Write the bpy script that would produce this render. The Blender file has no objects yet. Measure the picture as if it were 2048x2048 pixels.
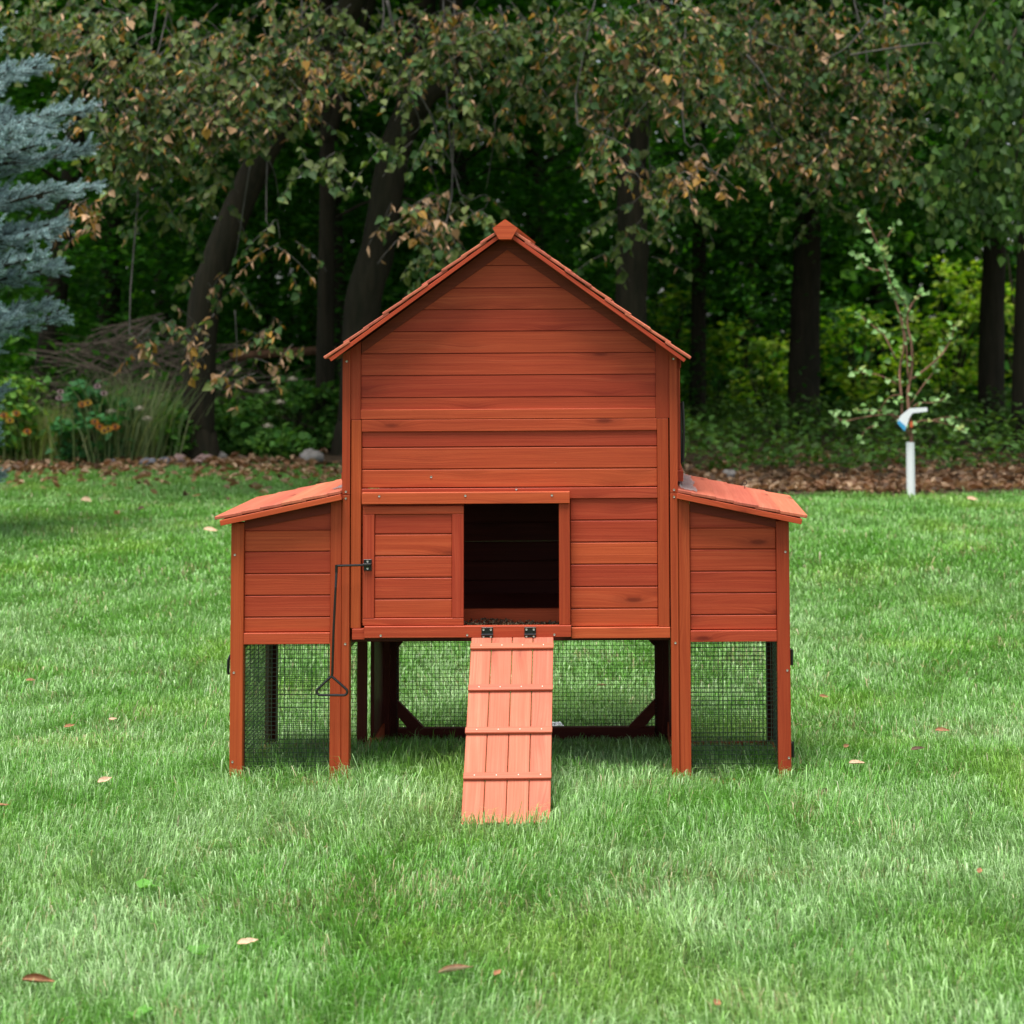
import bpy, math, random
import numpy as np
from mathutils import Vector, Matrix
random.seed(7); rng = np.random.default_rng(11)
S = bpy.context.scene; COL = S.collection
R = math.radians

# ------------------------------------------------------------------ camera
cam = bpy.data.objects.new('camera', bpy.data.cameras.new('camera')); COL.objects.link(cam); S.camera = cam
CAM = Vector((0.359, -5.85, 1.328)); FPX = 4007.0; PX, PY = 1265.0, 360.0; PITCH, ROLL = R(4.0), 0.0055
cam.location = CAM
cam.rotation_euler = (Matrix.Rotation(R(90)+PITCH, 3, 'X') @ Matrix.Rotation(-ROLL, 3, 'Z')).to_euler()
cd = cam.data; cd.sensor_width = 36; cd.lens = 36*FPX/2048
cd.shift_x = (1024-PX)/2048; cd.shift_y = -(1024-PY)/2048
cd.clip_start = 0.1; cd.clip_end = 2000
cd.dof.use_dof = True; cd.dof.focus_distance = 5.85; cd.dof.aperture_fstop = 5.0; cd.dof.aperture_blades = 9
# ------------------------------------------------------------------ sky + sun
SUN_EL, SUN_AZ = R(76), R(208)     # azimuth clockwise from +Y (away from the camera)
w = bpy.data.worlds.new('World'); S.world = w; w.use_nodes = True
nt = w.node_tree; bg = nt.nodes['Background']
sky = nt.nodes.new('ShaderNodeTexSky'); sky.sky_type = 'NISHITA'; sky.sun_disc = False
sky.sun_elevation = SUN_EL; sky.sun_rotation = SUN_AZ; sky.dust_density = 2.5; sky.air_density = 1.0
hs = nt.nodes.new('ShaderNodeHueSaturation'); hs.inputs['Saturation'].default_value = 0.42
nt.links.new(sky.outputs[0], hs.inputs['Color']); nt.links.new(hs.outputs[0], bg.inputs['Color'])
bg.inputs['Strength'].default_value = 0.12
sl = bpy.data.lights.new('sun', 'SUN'); so = bpy.data.objects.new('sun', sl); COL.objects.link(so)
sl.energy = 3.4; sl.angle = R(34); sl.color = (1.0, 0.95, 0.88)
sd = Vector((math.sin(SUN_AZ)*math.cos(SUN_EL), math.cos(SUN_AZ)*math.cos(SUN_EL), math.sin(SUN_EL)))
so.rotation_euler = sd.to_track_quat('Z', 'Y').to_euler()
S.view_settings.view_transform = 'Standard'; S.view_settings.look = 'None'
S.view_settings.exposure = 0.9; S.view_settings.gamma = 1; S.view_settings.use_curve_mapping = False
S.cycles.max_bounces = 6; S.cycles.diffuse_bounces = 3; S.cycles.transmission_bounces = 4
S.cycles.transparent_max_bounces = 6; S.cycles.caustics_reflective = False; S.cycles.caustics_refractive = False

# ------------------------------------------------------------------ helpers
_f = Vector((0, math.cos(PITCH), math.sin(PITCH))); _u = Vector((0, -math.sin(PITCH), math.cos(PITCH))); _r = Vector((1, 0, 0))
_R = _r*math.cos(ROLL)-_u*math.sin(ROLL); _U = _u*math.cos(ROLL)+_r*math.sin(ROLL)
def at(px, py, Y):                       # a point of the photograph on the upright plane at depth Y
    d = _f+_R*((px-PX)/FPX)-_U*((py-PY)/FPX); return CAM+d*((Y-CAM.y)/d.y)
def tag(o, label=None, cat=None, group=None, kind=None):
    if label: o['label'] = label
    if cat: o['category'] = cat
    if group: o['group'] = group
    if kind: o['kind'] = kind
    return o
def empty(name, loc=(0, 0, 0), rz=0):
    o = bpy.data.objects.new(name, None); COL.objects.link(o); o.location = loc; o.rotation_euler = (0, 0, rz)
    o.empty_display_size = .05; return o
def smooth(me): me.polygons.foreach_set('use_smooth', [True]*len(me.polygons))
class MB:
    """collects boxes/tubes with a grain uv and a tint per piece, links them as one mesh"""
    def __init__(s): s.v = []; s.f = []; s.uv = []; s.t = []
    def _add(s, vs, fs, uvs, tint):
        b = len(s.v); s.v += [tuple(q) for q in vs]
        for f, uv in zip(fs, uvs): s.f.append([b+i for i in f]); s.uv += uv; s.t += [tint]*len(f)
        return s
    def box(s, x0, x1, y0, y1, z0, z1, grain=None, M=None, tint=None, bev=0.0015):
        """box with chamfered edges; grain = axis the wood fibre runs along"""
        d = (x1-x0, y1-y0, z1-z0)
        if grain is None: grain = max(range(3), key=lambda i: d[i])
        if tint is None: tint = random.random()
        ou, ov = random.random()*40, random.random()*40
        b = min(bev, min(d)*.3); c = ((x0+x1)/2, (y0+y1)/2, (z0+z1)/2); h = [q/2 for q in d]
        vs = []; idx = {}
        for sx in (-1, 1):
            for sy in (-1, 1):
                for sz in (-1, 1):
                    sg = (sx, sy, sz)
                    for ax in range(3):
                        q = [c[i]+sg[i]*(h[i]-(0 if i == ax else b)) for i in range(3)]
                        idx[(sg, ax)] = len(vs); vs.append(q)
        fs = []
        for ax in range(3):
            a1, a2 = [(1, 2), (2, 0), (0, 1)][ax]
            for sg in (-1, 1):
                cs = []
                for (p, q) in ((-1, -1), (1, -1), (1, 1), (-1, 1)):
                    k = [0, 0, 0]; k[ax] = sg; k[a1] = p; k[a2] = q; cs.append(idx[(tuple(k), ax)])
                fs.append(cs if sg > 0 else cs[::-1])
        for ax in range(3):                                    # edges
            a1, a2 = [(1, 2), (2, 0), (0, 1)][ax]
            for p in (-1, 1):
                for q in (-1, 1):
                    k0 = [0, 0, 0]; k1 = [0, 0, 0]
                    for k, e in ((k0, -1), (k1, 1)): k[ax] = e; k[a1] = p; k[a2] = q
                    k0, k1 = tuple(k0), tuple(k1)
                    f = [idx[(k0, a1)], idx[(k1, a1)], idx[(k1, a2)], idx[(k0, a2)]]
                    fs.append(f if p*q < 0 else f[::-1])
        for k in [(a, b_, c_) for a in (-1, 1) for b_ in (-1, 1) for c_ in (-1, 1)]:
            f = [idx[(k, 0)], idx[(k, 1)], idx[(k, 2)]]; fs.append(f if k[0]*k[1]*k[2] > 0 else f[::-1])
        oth = [i for i in range(3) if i != grain]
        def uvof(q, f):
            P = [vs[i] for i in f]; ext = [max(p[i] for p in P)-min(p[i] for p in P) for i in range(3)]
            o = oth[0] if ext[oth[0]] >= ext[oth[1]] else oth[1]
            return (q[grain]+ou, q[o]+ov+(oth.index(o))*.31)
        uvs = [[uvof(vs[i], f) for i in f] for f in fs]
        if M is not None: vs = [M @ Vector(q) for q in vs]
        return s._add(vs, fs, uvs, tint)
    def prism(s, pts, y0, y1, grain='x', tint=None, M=None):
        """outline pts (x,z) pushed from y0 to y1"""
        n = len(pts); tint = random.random() if tint is None else tint; ou, ov = random.random()*40, random.random()*40
        vs = [(x, y0, z) for x, z in pts]+[(x, y1, z) for x, z in pts]
        ar = sum(pts[i][0]*pts[(i+1) % n][1]-pts[(i+1) % n][0]*pts[i][1] for i in range(n))
        fs = [list(range(n)), list(range(2*n-1, n-1, -1))]
        if ar < 0: fs = [f[::-1] for f in fs]
        for i in range(n):
            j = (i+1) % n; q = [i, i+n, j+n, j]; fs.append(q if ar > 0 else q[::-1])
        uvs = [[((vs[i][0] if grain == 'x' else vs[i][2])+ou, (vs[i][2] if grain == 'x' else vs[i][0])+vs[i][1]+ov) for i in f] for f in fs]
        if M is not None: vs = [M @ Vector(q) for q in vs]
        return s._add(vs, fs, uvs, tint)
    def tube(s, pts, rad, n=8, closed=False, tint=None, cap=True, wob=0.0):
        pts = [Vector(p) for p in pts]; m = len(pts)
        if not hasattr(rad, '__len__'): rad = [rad]*m
        tint = random.random() if tint is None else tint; vs = []; fs = []; uvs = []; prev = None; L = 0
        for i, p in enumerate(pts):
            a = pts[(i-1) % m] if (closed or i > 0) else p; b = pts[(i+1) % m] if (closed or i < m-1) else p
            t = (b-a).normalized()
            if prev is None: prev = Vector((0, 0, 1)) if abs(t.z) < .9 else Vector((1, 0, 0))
            e1 = (prev-t*prev.dot(t)).normalized(); prev = e1; e2 = t.cross(e1)
            for k in range(n):
                an = 2*math.pi*k/n; rr = rad[i]*(1+wob*(random.random()-.5)); vs.append(p+(e1*math.cos(an)+e2*math.sin(an))*rr)
        for i in range(m if closed else m-1):
            j = (i+1) % m; L2 = L+(pts[j]-pts[i]).length
            for k in range(n):
                l = (k+1) % n; fs.append([i*n+k, i*n+l, j*n+l, j*n+k])
                uvs.append([(L, k/n), (L, (k+1)/n), (L2, (k+1)/n), (L2, k/n)])
            L = L2
        if cap and not closed:
            fs.append(list(range(n))[::-1]); uvs.append([(0, 0)]*n); fs.append([(m-1)*n+k for k in range(n)]); uvs.append([(0, 0)]*n)
        return s._add(vs, fs, uvs, tint)
    def build(s, name, m, parent=None, sm=False, loc=None):
        me = bpy.data.meshes.new(name); me.from_pydata(s.v, [], s.f); me.update()
        u = me.uv_layers.new(name='UVMap'); u.data.foreach_set('uv', [c for q in s.uv for c in q])
        a = me.attributes.new('tint', 'FLOAT', 'CORNER'); a.data.foreach_set('value', s.t)
        if sm: smooth(me)
        me.materials.append(m); o = bpy.data.objects.new(name, me); COL.objects.link(o)
        if parent: o.parent = parent
        if loc: o.location = loc
        return o
def polymesh(name, V, F, m, parent=None, col=None, sm=True):
    """V: n x 3 array, F: list of (array of faces with k corners); fast path for foliage and grass"""
    me = bpy.data.meshes.new(name); V = np.ascontiguousarray(V, dtype=np.float32)
    me.vertices.add(len(V)); me.vertices.foreach_set('co', V.ravel())
    nl = sum(f.size for f in F); me.loops.add(nl)
    me.loops.foreach_set('vertex_index', np.concatenate([f.ravel() for f in F]).astype(np.int32))
    tot = np.concatenate([np.full(len(f), f.shape[1], np.int32) for f in F]); st = np.concatenate([[0], np.cumsum(tot)[:-1]]).astype(np.int32)
    me.polygons.add(len(tot)); me.polygons.foreach_set('loop_start', st)
    if sm: me.polygons.foreach_set('use_smooth', np.ones(len(tot), bool))
    me.update(calc_edges=True)
    if col is not None:
        a = me.attributes.new('col', 'FLOAT_COLOR', 'POINT'); c = np.ones((len(V), 4), np.float32); c[:, :3] = col
        a.data.foreach_set('color', c.ravel())
    me.materials.append(m); o = bpy.data.objects.new(name, me); COL.objects.link(o)
    if parent: o.parent = parent
    return o
_G = {}
def vnoise(x, y, sc, seed=0):
    """smooth value noise 0..1 of numpy arrays"""
    if seed not in _G: _G[seed] = np.random.default_rng(seed+100).random((256, 256))
    g = _G[seed]; X = np.asarray(x)/sc+500.3; Y = np.asarray(y)/sc+500.7
    xi = np.floor(X).astype(int); yi = np.floor(Y).astype(int); fx = X-xi; fy = Y-yi
    fx = fx*fx*(3-2*fx); fy = fy*fy*(3-2*fy)
    q = lambda a, b: g[a % 256, b % 256]
    return (q(xi, yi)*(1-fx)+q(xi+1, yi)*fx)*(1-fy)+(q(xi, yi+1)*(1-fx)+q(xi+1, yi+1)*fx)*fy
def sstep(a, b, x): t = np.clip((np.asarray(x, float)-a)/(b-a), 0, 1); return t*t*(3-2*t)

# ------------------------------------------------------------------ materials
def mat(name, base=(.5, .5, .5), rough=.6, metal=0, spec=.5):
    m = bpy.data.materials.new(name); m.use_nodes = True; b = m.node_tree.nodes['Principled BSDF']
    b.inputs['Base Color'].default_value = (*base, 1); b.inputs['Roughness'].default_value = rough
    b.inputs['Metallic'].default_value = metal; b.inputs['Specular IOR Level'].default_value = spec
    return m
def N(m, t, **k):
    n = m.node_tree.nodes.new(t)
    for a, v in k.items(): setattr(n, a, v)
    return n
def L(m, a, b): m.node_tree.links.new(a, b)
def ramp(m, fac, stops):
    r = N(m, 'ShaderNodeValToRGB'); e = r.color_ramp.elements
    while len(e) < len(stops): e.new(.5)
    for q, (p, c) in zip(e, stops): q.position = p; q.color = (*c, 1)
    L(m, fac, r.inputs['Fac']); return r.outputs['Color']
def mixc(m, fac, a, b, mode='MIX'):
    x = N(m, 'ShaderNodeMix', data_type='RGBA', blend_type=mode)
    for k, v in ((0, fac), (6, a), (7, b)):
        if hasattr(v, 'links'): L(m, v, x.inputs[k])
        else: x.inputs[k].default_value = v if k == 0 else (*v, 1)
    return x.outputs[2]
def math_(m, op, a, b=None):
    x = N(m, 'ShaderNodeMath', operation=op)
    for k, v in ((0, a), (1, b)):
        if v is None: continue
        if hasattr(v, 'links'): L(m, v, x.inputs[k])
        else: x.inputs[k].default_value = v
    return x.outputs[0]
def noise(m, vec, scale, detail=4, rough=.6, dist=0):
    x = N(m, 'ShaderNodeTexNoise'); x.inputs['Scale'].default_value = scale; x.inputs['Detail'].default_value = detail
    x.inputs['Roughness'].default_value = rough; x.inputs['Distortion'].default_value = dist; L(m, vec, x.inputs['Vector']); return x.outputs['Fac']
def mapping(m, vec, sc):
    x = N(m, 'ShaderNodeMapping'); x.inputs['Scale'].default_value = sc; L(m, vec, x.inputs['Vector']); return x.outputs[0]

def wood(name, c0, c1, c2, rough=.5, knots=True, cut=False):
    """stained fir: fibre runs along u of the grain uv"""
    m = mat(name, rough=rough, spec=.22); b = m.node_tree.nodes['Principled BSDF']
    uv = N(m, 'ShaderNodeUVMap', uv_map='UVMap').outputs[0]
    ti = N(m, 'ShaderNodeAttribute', attribute_name='tint').outputs['Fac']
    # knots bend the fibre
    kv = N(m, 'ShaderNodeTexVoronoi', feature='F1'); kv.inputs['Scale'].default_value = 1; L(m, mapping(m, uv, (4.2, 15.0, 1)), kv.inputs['Vector'])
    kd = kv.outputs['Distance']
    swirl = math_(m, 'MULTIPLY', math_(m, 'POWER', math_(m, 'SUBTRACT', 1.0, kd), 5.0), .03)
    cx = N(m, 'ShaderNodeSeparateXYZ'); L(m, uv, cx.inputs[0])
    cb = N(m, 'ShaderNodeCombineXYZ'); L(m, cx.outputs[0], cb.inputs[0]); L(m, math_(m, 'ADD', cx.outputs[1], swirl), cb.inputs[1])
    v2 = cb.outputs[0]
    fine = noise(m, mapping(m, v2, (3.0, 260, 1)), 1, 5, .65)
    band = noise(m, mapping(m, v2, (1.2, 60, 1)), 1, 4, .6, .1)
    blot = noise(m, mapping(m, uv, (5, 9, 1)), 1, 4, .6)
    c = ramp(m, band, [(.28, tuple(a*.5+b_*.5 for a, b_ in zip(c0, c1))), (.52, c1), (.76, c2)])
    c = mixc(m, math_(m, 'MULTIPLY', ramp_f(m, fine, .42, .62), .62), c, c0)
    c = mixc(m, math_(m, 'MULTIPLY', ramp_f(m, blot, .45, .75), .35), c, tuple(q*.72 for q in c1))
    if knots:
        c = mixc(m, math_(m, 'MULTIPLY', ramp_f(m, kd, .13, .06), .75), c, tuple(q*.33 for q in c0))
        c = mixc(m, math_(m, 'MULTIPLY', ramp_f(m, kd, .34, .10), .38), c, tuple(q*.6 for q in c0))
    # worn pale flecks
    fl = noise(m, mapping(m, uv, (30, 160, 1)), 1, 2, .6)
    c = mixc(m, math_(m, 'MULTIPLY', ramp_f(m, fl, .76, .82), .35), c, (.65, .34, .2))
    br = N(m, 'ShaderNodeHueSaturation'); L(m, c, br.inputs['Color'])
    L(m, math_(m, 'ADD', math_(m, 'MULTIPLY', ti, .26), .87), br.inputs['Value'])
    L(m, math_(m, 'ADD', math_(m, 'MULTIPLY', ti, .008), .496), br.inputs['Hue'])
    L(m, br.outputs[0], b.inputs['Base Color'])
    L(m, math_(m, 'ADD', math_(m, 'MULTIPLY', blot, .25), rough-.1), b.inputs['Roughness'])
    bp = N(m, 'ShaderNodeBump'); bp.inputs['Strength'].default_value = .35; bp.inputs['Distance'].default_value = .0012
    L(m, math_(m, 'ADD', fine, math_(m, 'MULTIPLY', band, .6)), bp.inputs['Height']); L(m, bp.outputs[0], b.inputs['Normal'])
    return m
def ramp_f(m, fac, a, b):
    x = N(m, 'ShaderNodeMapRange'); x.inputs['From Min'].default_value = a; x.inputs['From Max'].default_value = b; L(m, fac, x.inputs['Value']); return x.outputs[0]

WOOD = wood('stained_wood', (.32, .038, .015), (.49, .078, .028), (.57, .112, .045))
WOODP = wood('stained_post', (.30, .038, .012), (.42, .070, .021), (.49, .095, .032), knots=False)
WOODR = wood('stained_top_boards', (.36, .08, .042), (.49, .135, .078), (.56, .19, .115), rough=.6)
WOODT = wood('stained_trim_shaded', (.15, .022, .009), (.21, .034, .013), (.26, .045, .018))  # trim under the eaves, with the eave shade put into its colour
WOODSHADE = wood('stained_wood_shaded', (.065, .011, .006), (.095, .016, .008), (.125, .023, .011))  # same timber, with shade inside and under the coop put into the colour
BLACK = mat('black_metal', (.008, .008, .009), .32, 0, .6)
STEEL = mat('screw_steel', (.62, .6, .53), .35, .9)
def _wire():
    m = mat('wire_green', (.012, .022, .016), .35, 0, .6); return m
WIRE = _wire()
PLASTIC = mat('clear_film', (.75, .76, .8), .25); PLASTIC.node_tree.nodes['Principled BSDF'].inputs['Transmission Weight'].default_value = .55
PLASTIC.node_tree.nodes['Principled BSDF'].inputs['Alpha'].default_value = .62
WHITEP = mat('white_plastic', (.84, .86, .88), .5)
def leafmat(name, trans=.35, rough=.5, spec=.4, tcol=(1.25, 1.3, .5), bump=False):
    m = mat(name, rough=rough, spec=spec); b = m.node_tree.nodes['Principled BSDF']
    a = N(m, 'ShaderNodeAttribute', attribute_name='col').outputs['Color']
    L(m, a, b.inputs['Base Color'])
    t = N(m, 'ShaderNodeBsdfTranslucent'); L(m, mixc(m, 1.0, a, tcol, 'MULTIPLY'), t.inputs['Color'])
    mx = N(m, 'ShaderNodeMixShader'); mx.inputs[0].default_value = trans
    L(m, b.outputs[0], mx.inputs[1]); L(m, t.outputs[0], mx.inputs[2])
    L(m, mx.outputs[0], m.node_tree.nodes['Material Output'].inputs['Surface']); return m
LEAF = leafmat('leaf', .32, .55, .22)
GRASS = leafmat('grass_blade', .26, .40, .5, (1.1, 1.25, .6))
NEEDLE = leafmat('spruce_needle', .1, .55, .4, (1, 1, 1))
DRY = leafmat('dry_leaf', .25, .6, .3, (1.2, 1, .7))
def barkm(name, c0, c1, sc=1):
    m = mat(name, rough=.9, spec=.2); b = m.node_tree.nodes['Principled BSDF']
    tc = N(m, 'ShaderNodeTexCoord').outputs['Object']
    n1 = noise(m, mapping(m, tc, (14*sc, 14*sc, 2.2*sc)), 1, 6, .7, .4); n2 = noise(m, mapping(m, tc, (2, 2, 1)), 1, 3)
    c = ramp(m, n1, [(.35, c0), (.65, c1)]); c = mixc(m, math_(m, 'MULTIPLY', n2, .4), c, (.05, .06, .03))
    L(m, c, b.inputs['Base Color']); bp = N(m, 'ShaderNodeBump'); bp.inputs['Strength'].default_value = .9; bp.inputs['Distance'].default_value = .03
    L(m, n1, bp.inputs['Height']); L(m, bp.outputs[0], b.inputs['Normal']); return m
BARK = barkm('bark_brown', (.010, .007, .005), (.040, .027, .019)); BARKG = barkm('bark_grey', (.07, .065, .06), (.17, .155, .145), 2)
BARKR = barkm('bark_red', (.22, .10, .07), (.42, .22, .15), 3)
def groundm(name, stops, sc):
    m = mat(name, rough=.95, spec=.1); b = m.node_tree.nodes['Principled BSDF']
    tc = N(m, 'ShaderNodeTexCoord').outputs['Object']; n1 = noise(m, tc, sc, 8, .7); n2 = noise(m, tc, 1.3, 4)
    c = ramp(m, n1, stops); c = mixc(m, math_(m, 'MULTIPLY', n2, .35), c, stops[0][1]); L(m, c, b.inputs['Base Color'])
    bp = N(m, 'ShaderNodeBump'); bp.inputs['Strength'].default_value = .6; bp.inputs['Distance'].default_value = .02
    L(m, n1, bp.inputs['Height']); L(m, bp.outputs[0], b.inputs['Normal']); return m
SOILG = groundm('lawn_soil', [(.3, (.02, .035, .01)), (.55, (.045, .08, .02)), (.75, (.09, .11, .04))], 60)
SOIL = groundm('bed_soil', [(.3, (.04, .028, .018)), (.55, (.10, .07, .045)), (.75, (.17, .12, .08))], 9)
STONE = groundm('stone', [(.3, (.16, .15, .14)), (.55, (.30, .28, .26)), (.75, (.42, .40, .38))], 14)

# ------------------------------------------------------------------ ground
def gz(x, y):
    x = np.asarray(x, float); y = np.asarray(y, float)
    z = -.045*sstep(.2, .9, y)*(1-sstep(2.5, 6, y))+(vnoise(x, y, 1.1, 1)-.5)*.03*sstep(.0, 3, np.abs(y-.3)+np.maximum(np.abs(x)-1, 0))
    z = z-sstep(16, 60, y)*2.2-sstep(60, 300, y)*3
    return z
def lawn_edge(x): return 9.25+3.7*(1-sstep(-2.6, .4, x))+(vnoise(x, np.zeros_like(np.asarray(x, float)), .5, 3)-.5)*.5
def sheet(name, xs, ys, m, dz=0, keep=None, base=None):
    X, Yg = np.meshgrid(xs, ys); Z = gz(X, Yg)+dz
    V = np.stack([X, Yg, Z], -1).reshape(-1, 3); n = len(xs)
    i, j = np.meshgrid(np.arange(n-1), np.arange(len(ys)-1)); a = (j*n+i).ravel()
    F = np.stack([a, a+1, a+n+1, a+n], -1)
    if keep is not None:
        c = V[F].mean(1); F = F[keep(c[:, 0], c[:, 1])]
    o = polymesh(name, V, [F], m); tag(o, kind='structure'); return o
g1 = np.concatenate([-np.geomspace(400, 8, 14), np.linspace(-7.6, 7.6, 100), np.geomspace(8, 400, 14)])
g2 = np.concatenate([-np.geomspace(60, 6, 8), np.linspace(-5.5, 20, 170), np.geomspace(21, 700, 22)])
sheet('ground', g1, g2, SOILG)
f1 = np.linspace(-16, 16, 300); f2 = np.concatenate([np.linspace(8.4, 14, 90), np.linspace(14.2, 45, 60)])
sheet('garden_bed', f1, f2, SOIL, .025, keep=lambda x, y: (y > lawn_edge(x)))

# ------------------------------------------------------------------ grass
def make_grass():
    zs = []
    for (y0, y1, dens, wd, marg) in ((-2.7, .3, 24000, .0023, .35), (.3, 1.6, 19000, .0026, .35), (1.6, 4.2, 10500, .0038, .5), (4.2, 12.6, 4800, .006, .7)):
        xr = 1.328  # half plane widths from the camera frustum
        wide = marg*3.2
        def lim(y): d = y+5.85; return (.359-1265/FPX*d-wide, .359+783/FPX*d+wide)
        a, b = lim(y1); n = int((b-a)*(y1-y0)*dens); x = rng.uniform(a, b, n); y = rng.uniform(y0, y1, n)
        d = y+5.85; k = (x > .359-1265/FPX*d-wide) & (x < .359+783/FPX*d+wide) & (((x > .359-1265/FPX*d-marg) & (x < .359+783/FPX*d+marg)) | (rng.random(n) < .45)) & (y < lawn_edge(x)+.12*rng.standard_normal(n))
        zs.append((x[k], y[k], np.full(k.sum(), wd)))
    x = np.concatenate([q[0] for q in zs]); y = np.concatenate([q[1] for q in zs]); wd = np.concatenate([q[2] for q in zs])
    # tufts: pull blades together and thin out the gaps between
    cl = vnoise(x, y, .06, 5); cl2 = vnoise(x, y, .16, 19); k = rng.random(len(x)) < .55+.4*cl+.3*cl2
    k &= ~((x > -.115) & (x < .14) & (y > -.5) & (y < -.36))
    k &= ~((x > -.2) & (x < .02) & (y < -1.2) & (y > -1.5) & (rng.random(len(x)) < .0))
    # thin fade near the bed
    k &= rng.random(len(x)) > .75*sstep(-1.6, .1, y-lawn_edge(x))*sstep(.2, -1.2, x)
    x, y, wd = x[k], y[k], wd[k]; n = len(x)
    tall = vnoise(x, y, .28, 6); tal2 = vnoise(x, y, .75, 16)
    under = sstep(1.15, .85, np.abs(x))*sstep(-.75, -.3, y)*sstep(.45, .2, y)-1.1*sstep(.60, .5, np.abs(x))*sstep(.5, .65, y)*sstep(1.3, 1.0, y)
    h = (.026+.012*tall+.012*tal2+.014*cl[k])*rng.uniform(.5, 1.35, n)*(1+.45*under)
    long_ = rng.random(n) < .03; h[long_] *= 1.45
    la = vnoise(x, y, .35, 7)*2*math.pi*1.6+rng.normal(0, 1.4, n)
    lean = np.clip(rng.normal(.55, .35, n), .05, 1.4)+.25*vnoise(x, y, .3, 8)
    dx, dy = np.cos(la), np.sin(la); ta = rng.uniform(0, math.pi, n); sx, sy = np.cos(ta), np.sin(ta)
    z = gz(x, y)-.004; P = np.stack([x, y, z], -1); Dv = np.stack([dx, dy, 0*dx], -1); Sv = np.stack([sx, sy, 0*sx], -1)
    hh = h[:, None]; up = np.array([0, 0, 1.0]); ww = (wd*rng.uniform(.5, 1.2, n)*np.where(rng.random(n) < .05, 1.9, 1))[:, None]
    ln = lean[:, None]
    V = np.empty((n, 7, 3), np.float32)
    p1 = P+up*hh*.42+Dv*hh*.12*ln*2; p2 = P+up*hh*.78+Dv*hh*.42*ln; p3 = P+up*hh*(1-.28*ln)+Dv*hh*.98*ln
    V[:, 0] = P-Sv*ww*.45; V[:, 1] = P+Sv*ww*.45; V[:, 2] = p1-Sv*ww*.5; V[:, 3] = p1+Sv*ww*.5; V[:, 4] = p2-Sv*ww*.36; V[:, 5] = p2+Sv*ww*.36; V[:, 6] = p3
    b = (np.arange(n)*7)[:, None]
    Q = np.concatenate([b+np.array([0, 1, 3, 2]), b+np.array([2, 3, 5, 4])]); T = b+np.array([4, 5, 6])
    # colour of the blades: three kinds of grass growing in patches, some straw
    A = np.array([.125, .34, .040]); B = np.array([.34, .53, .235]); Cc = np.array([.24, .43, .06]); St = np.array([.42, .38, .2])
    pa = vnoise(x, y, .13, 9)*.4+vnoise(x, y, .6, 10)*.6; pb = vnoise(x, y, .4, 12)
    f = np.clip((pa-.5)*2.0+.45+rng.normal(0, .5, n), 0, 1)[:, None]; g = np.clip((pb-.62)*3+rng.normal(0, .2, n), 0, 1)[:, None]
    far = sstep(1.5, 6, y)[:, None]; f = f*(1-far*.55)
    c = A*(1-f)+B*f; c = c*(1-g*.7)+Cc*g*.7
    s = rng.random(n) < .025+.16*sstep(.68, .88, vnoise(x, y, .22, 13)); c[s] = St*rng.uniform(.6, 1.1, (s.sum(), 1))
    c = c*rng.uniform(.6, 1.3, (n, 1)); cv = np.repeat(c[:, None], 7, 1); cv[:, :2] = cv[:, :2]*.8+np.array([.1, .12, .04])*.2
    o = polymesh('grass', V.reshape(-1, 3), [Q, T], GRASS, col=cv.reshape(-1, 3))
    tag(o, 'mown green lawn grass of fine blades around the coop', 'grass', kind='stuff')
make_grass()

# ================================================================== COOP
coop = tag(empty('chicken_coop'), 'red-brown stained wooden chicken coop with gabled roof, two side wings and a ramp', 'chicken coop')
XM, XW, DM, DW = .485, .805, .88, .60            # half widths and depths of the body and of the wings
BB = .0632                                       # board pitch
def sidings(mb, x0, x1, zs, y0, y1, clipf=None):
    """lap siding: boards between the heights zs, a dark groove between them"""
    for a, b in zip(zs[:-1], zs[1:]):
        lo, hi = a+.0016, b-.0016
        if clipf is None:
            mb.box(x0, x1, y0, y1, lo, hi, 0)
            mb.box(x0, x1, y0+.006, y1, hi, hi+.0032, 0, bev=0)
        else:
            xa0, xa1 = clipf(lo); xb0, xb1 = clipf(hi)
            if xa1-xa0 < .01: continue
            if xb1-xb0 < .004: xb0 = xb1 = (xa0+xa1)/2
            mb.prism([(xa0, lo), (xa1, lo), (xb1, hi), (xb0, hi)], y0, y1)
            mb.prism([(xb0, hi), (xb1, hi), (xb1, hi+.0032), (xb0, hi+.0032)], y0+.006, y1)
APX, SL = -.008, .725                           # ridge position and roof slope
def under(x): return 1.579-SL*abs(x-APX)          # underside of the roof at x
def gclip(z):                                   # siding width under the roof at height z
    hw = (1.541-z)/.70; return (max(-.433, APX-hw), min(.423, APX+hw))
# --- front wall, upper panel with the gable
mb = MB(); zs = [1.107, 1.171, 1.234, 1.298, 1.361, 1.424, 1.489, 1.56]
sidings(mb, -.433, .423, [1.044]+zs, .0, .012, gclip)
mb.box(-.433, .423, -.007, -.0005, 1.0445, 1.073, 0)                 # bottom rail
mb.build('gable_wall', WOOD, coop)
for a_, b_ in ((-.4620, -.4335), (.4235, .4620)):
    mb = MB(); mb.prism([(a_, 1.0445), (b_, 1.0445), (b_, under(b_)-.001), (a_, under(a_)-.001)], -.006, .012, 'z'); mb.build('gable_stile', WOODP, coop)
# trim under the rafters
for s_ in (-1, 1):
    mb = MB(); q = lambda d, z: (APX+s_*d, z)
    mb.prism([q(0, 1.578), q(.4235 if s_ < 0 else .4305, under(APX+.427)), q(.4235 if s_ < 0 else .4305, 1.236), q(.0, 1.5345)], -.0045, .0115); mb.build('gable_trim', WOODT, coop)
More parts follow.
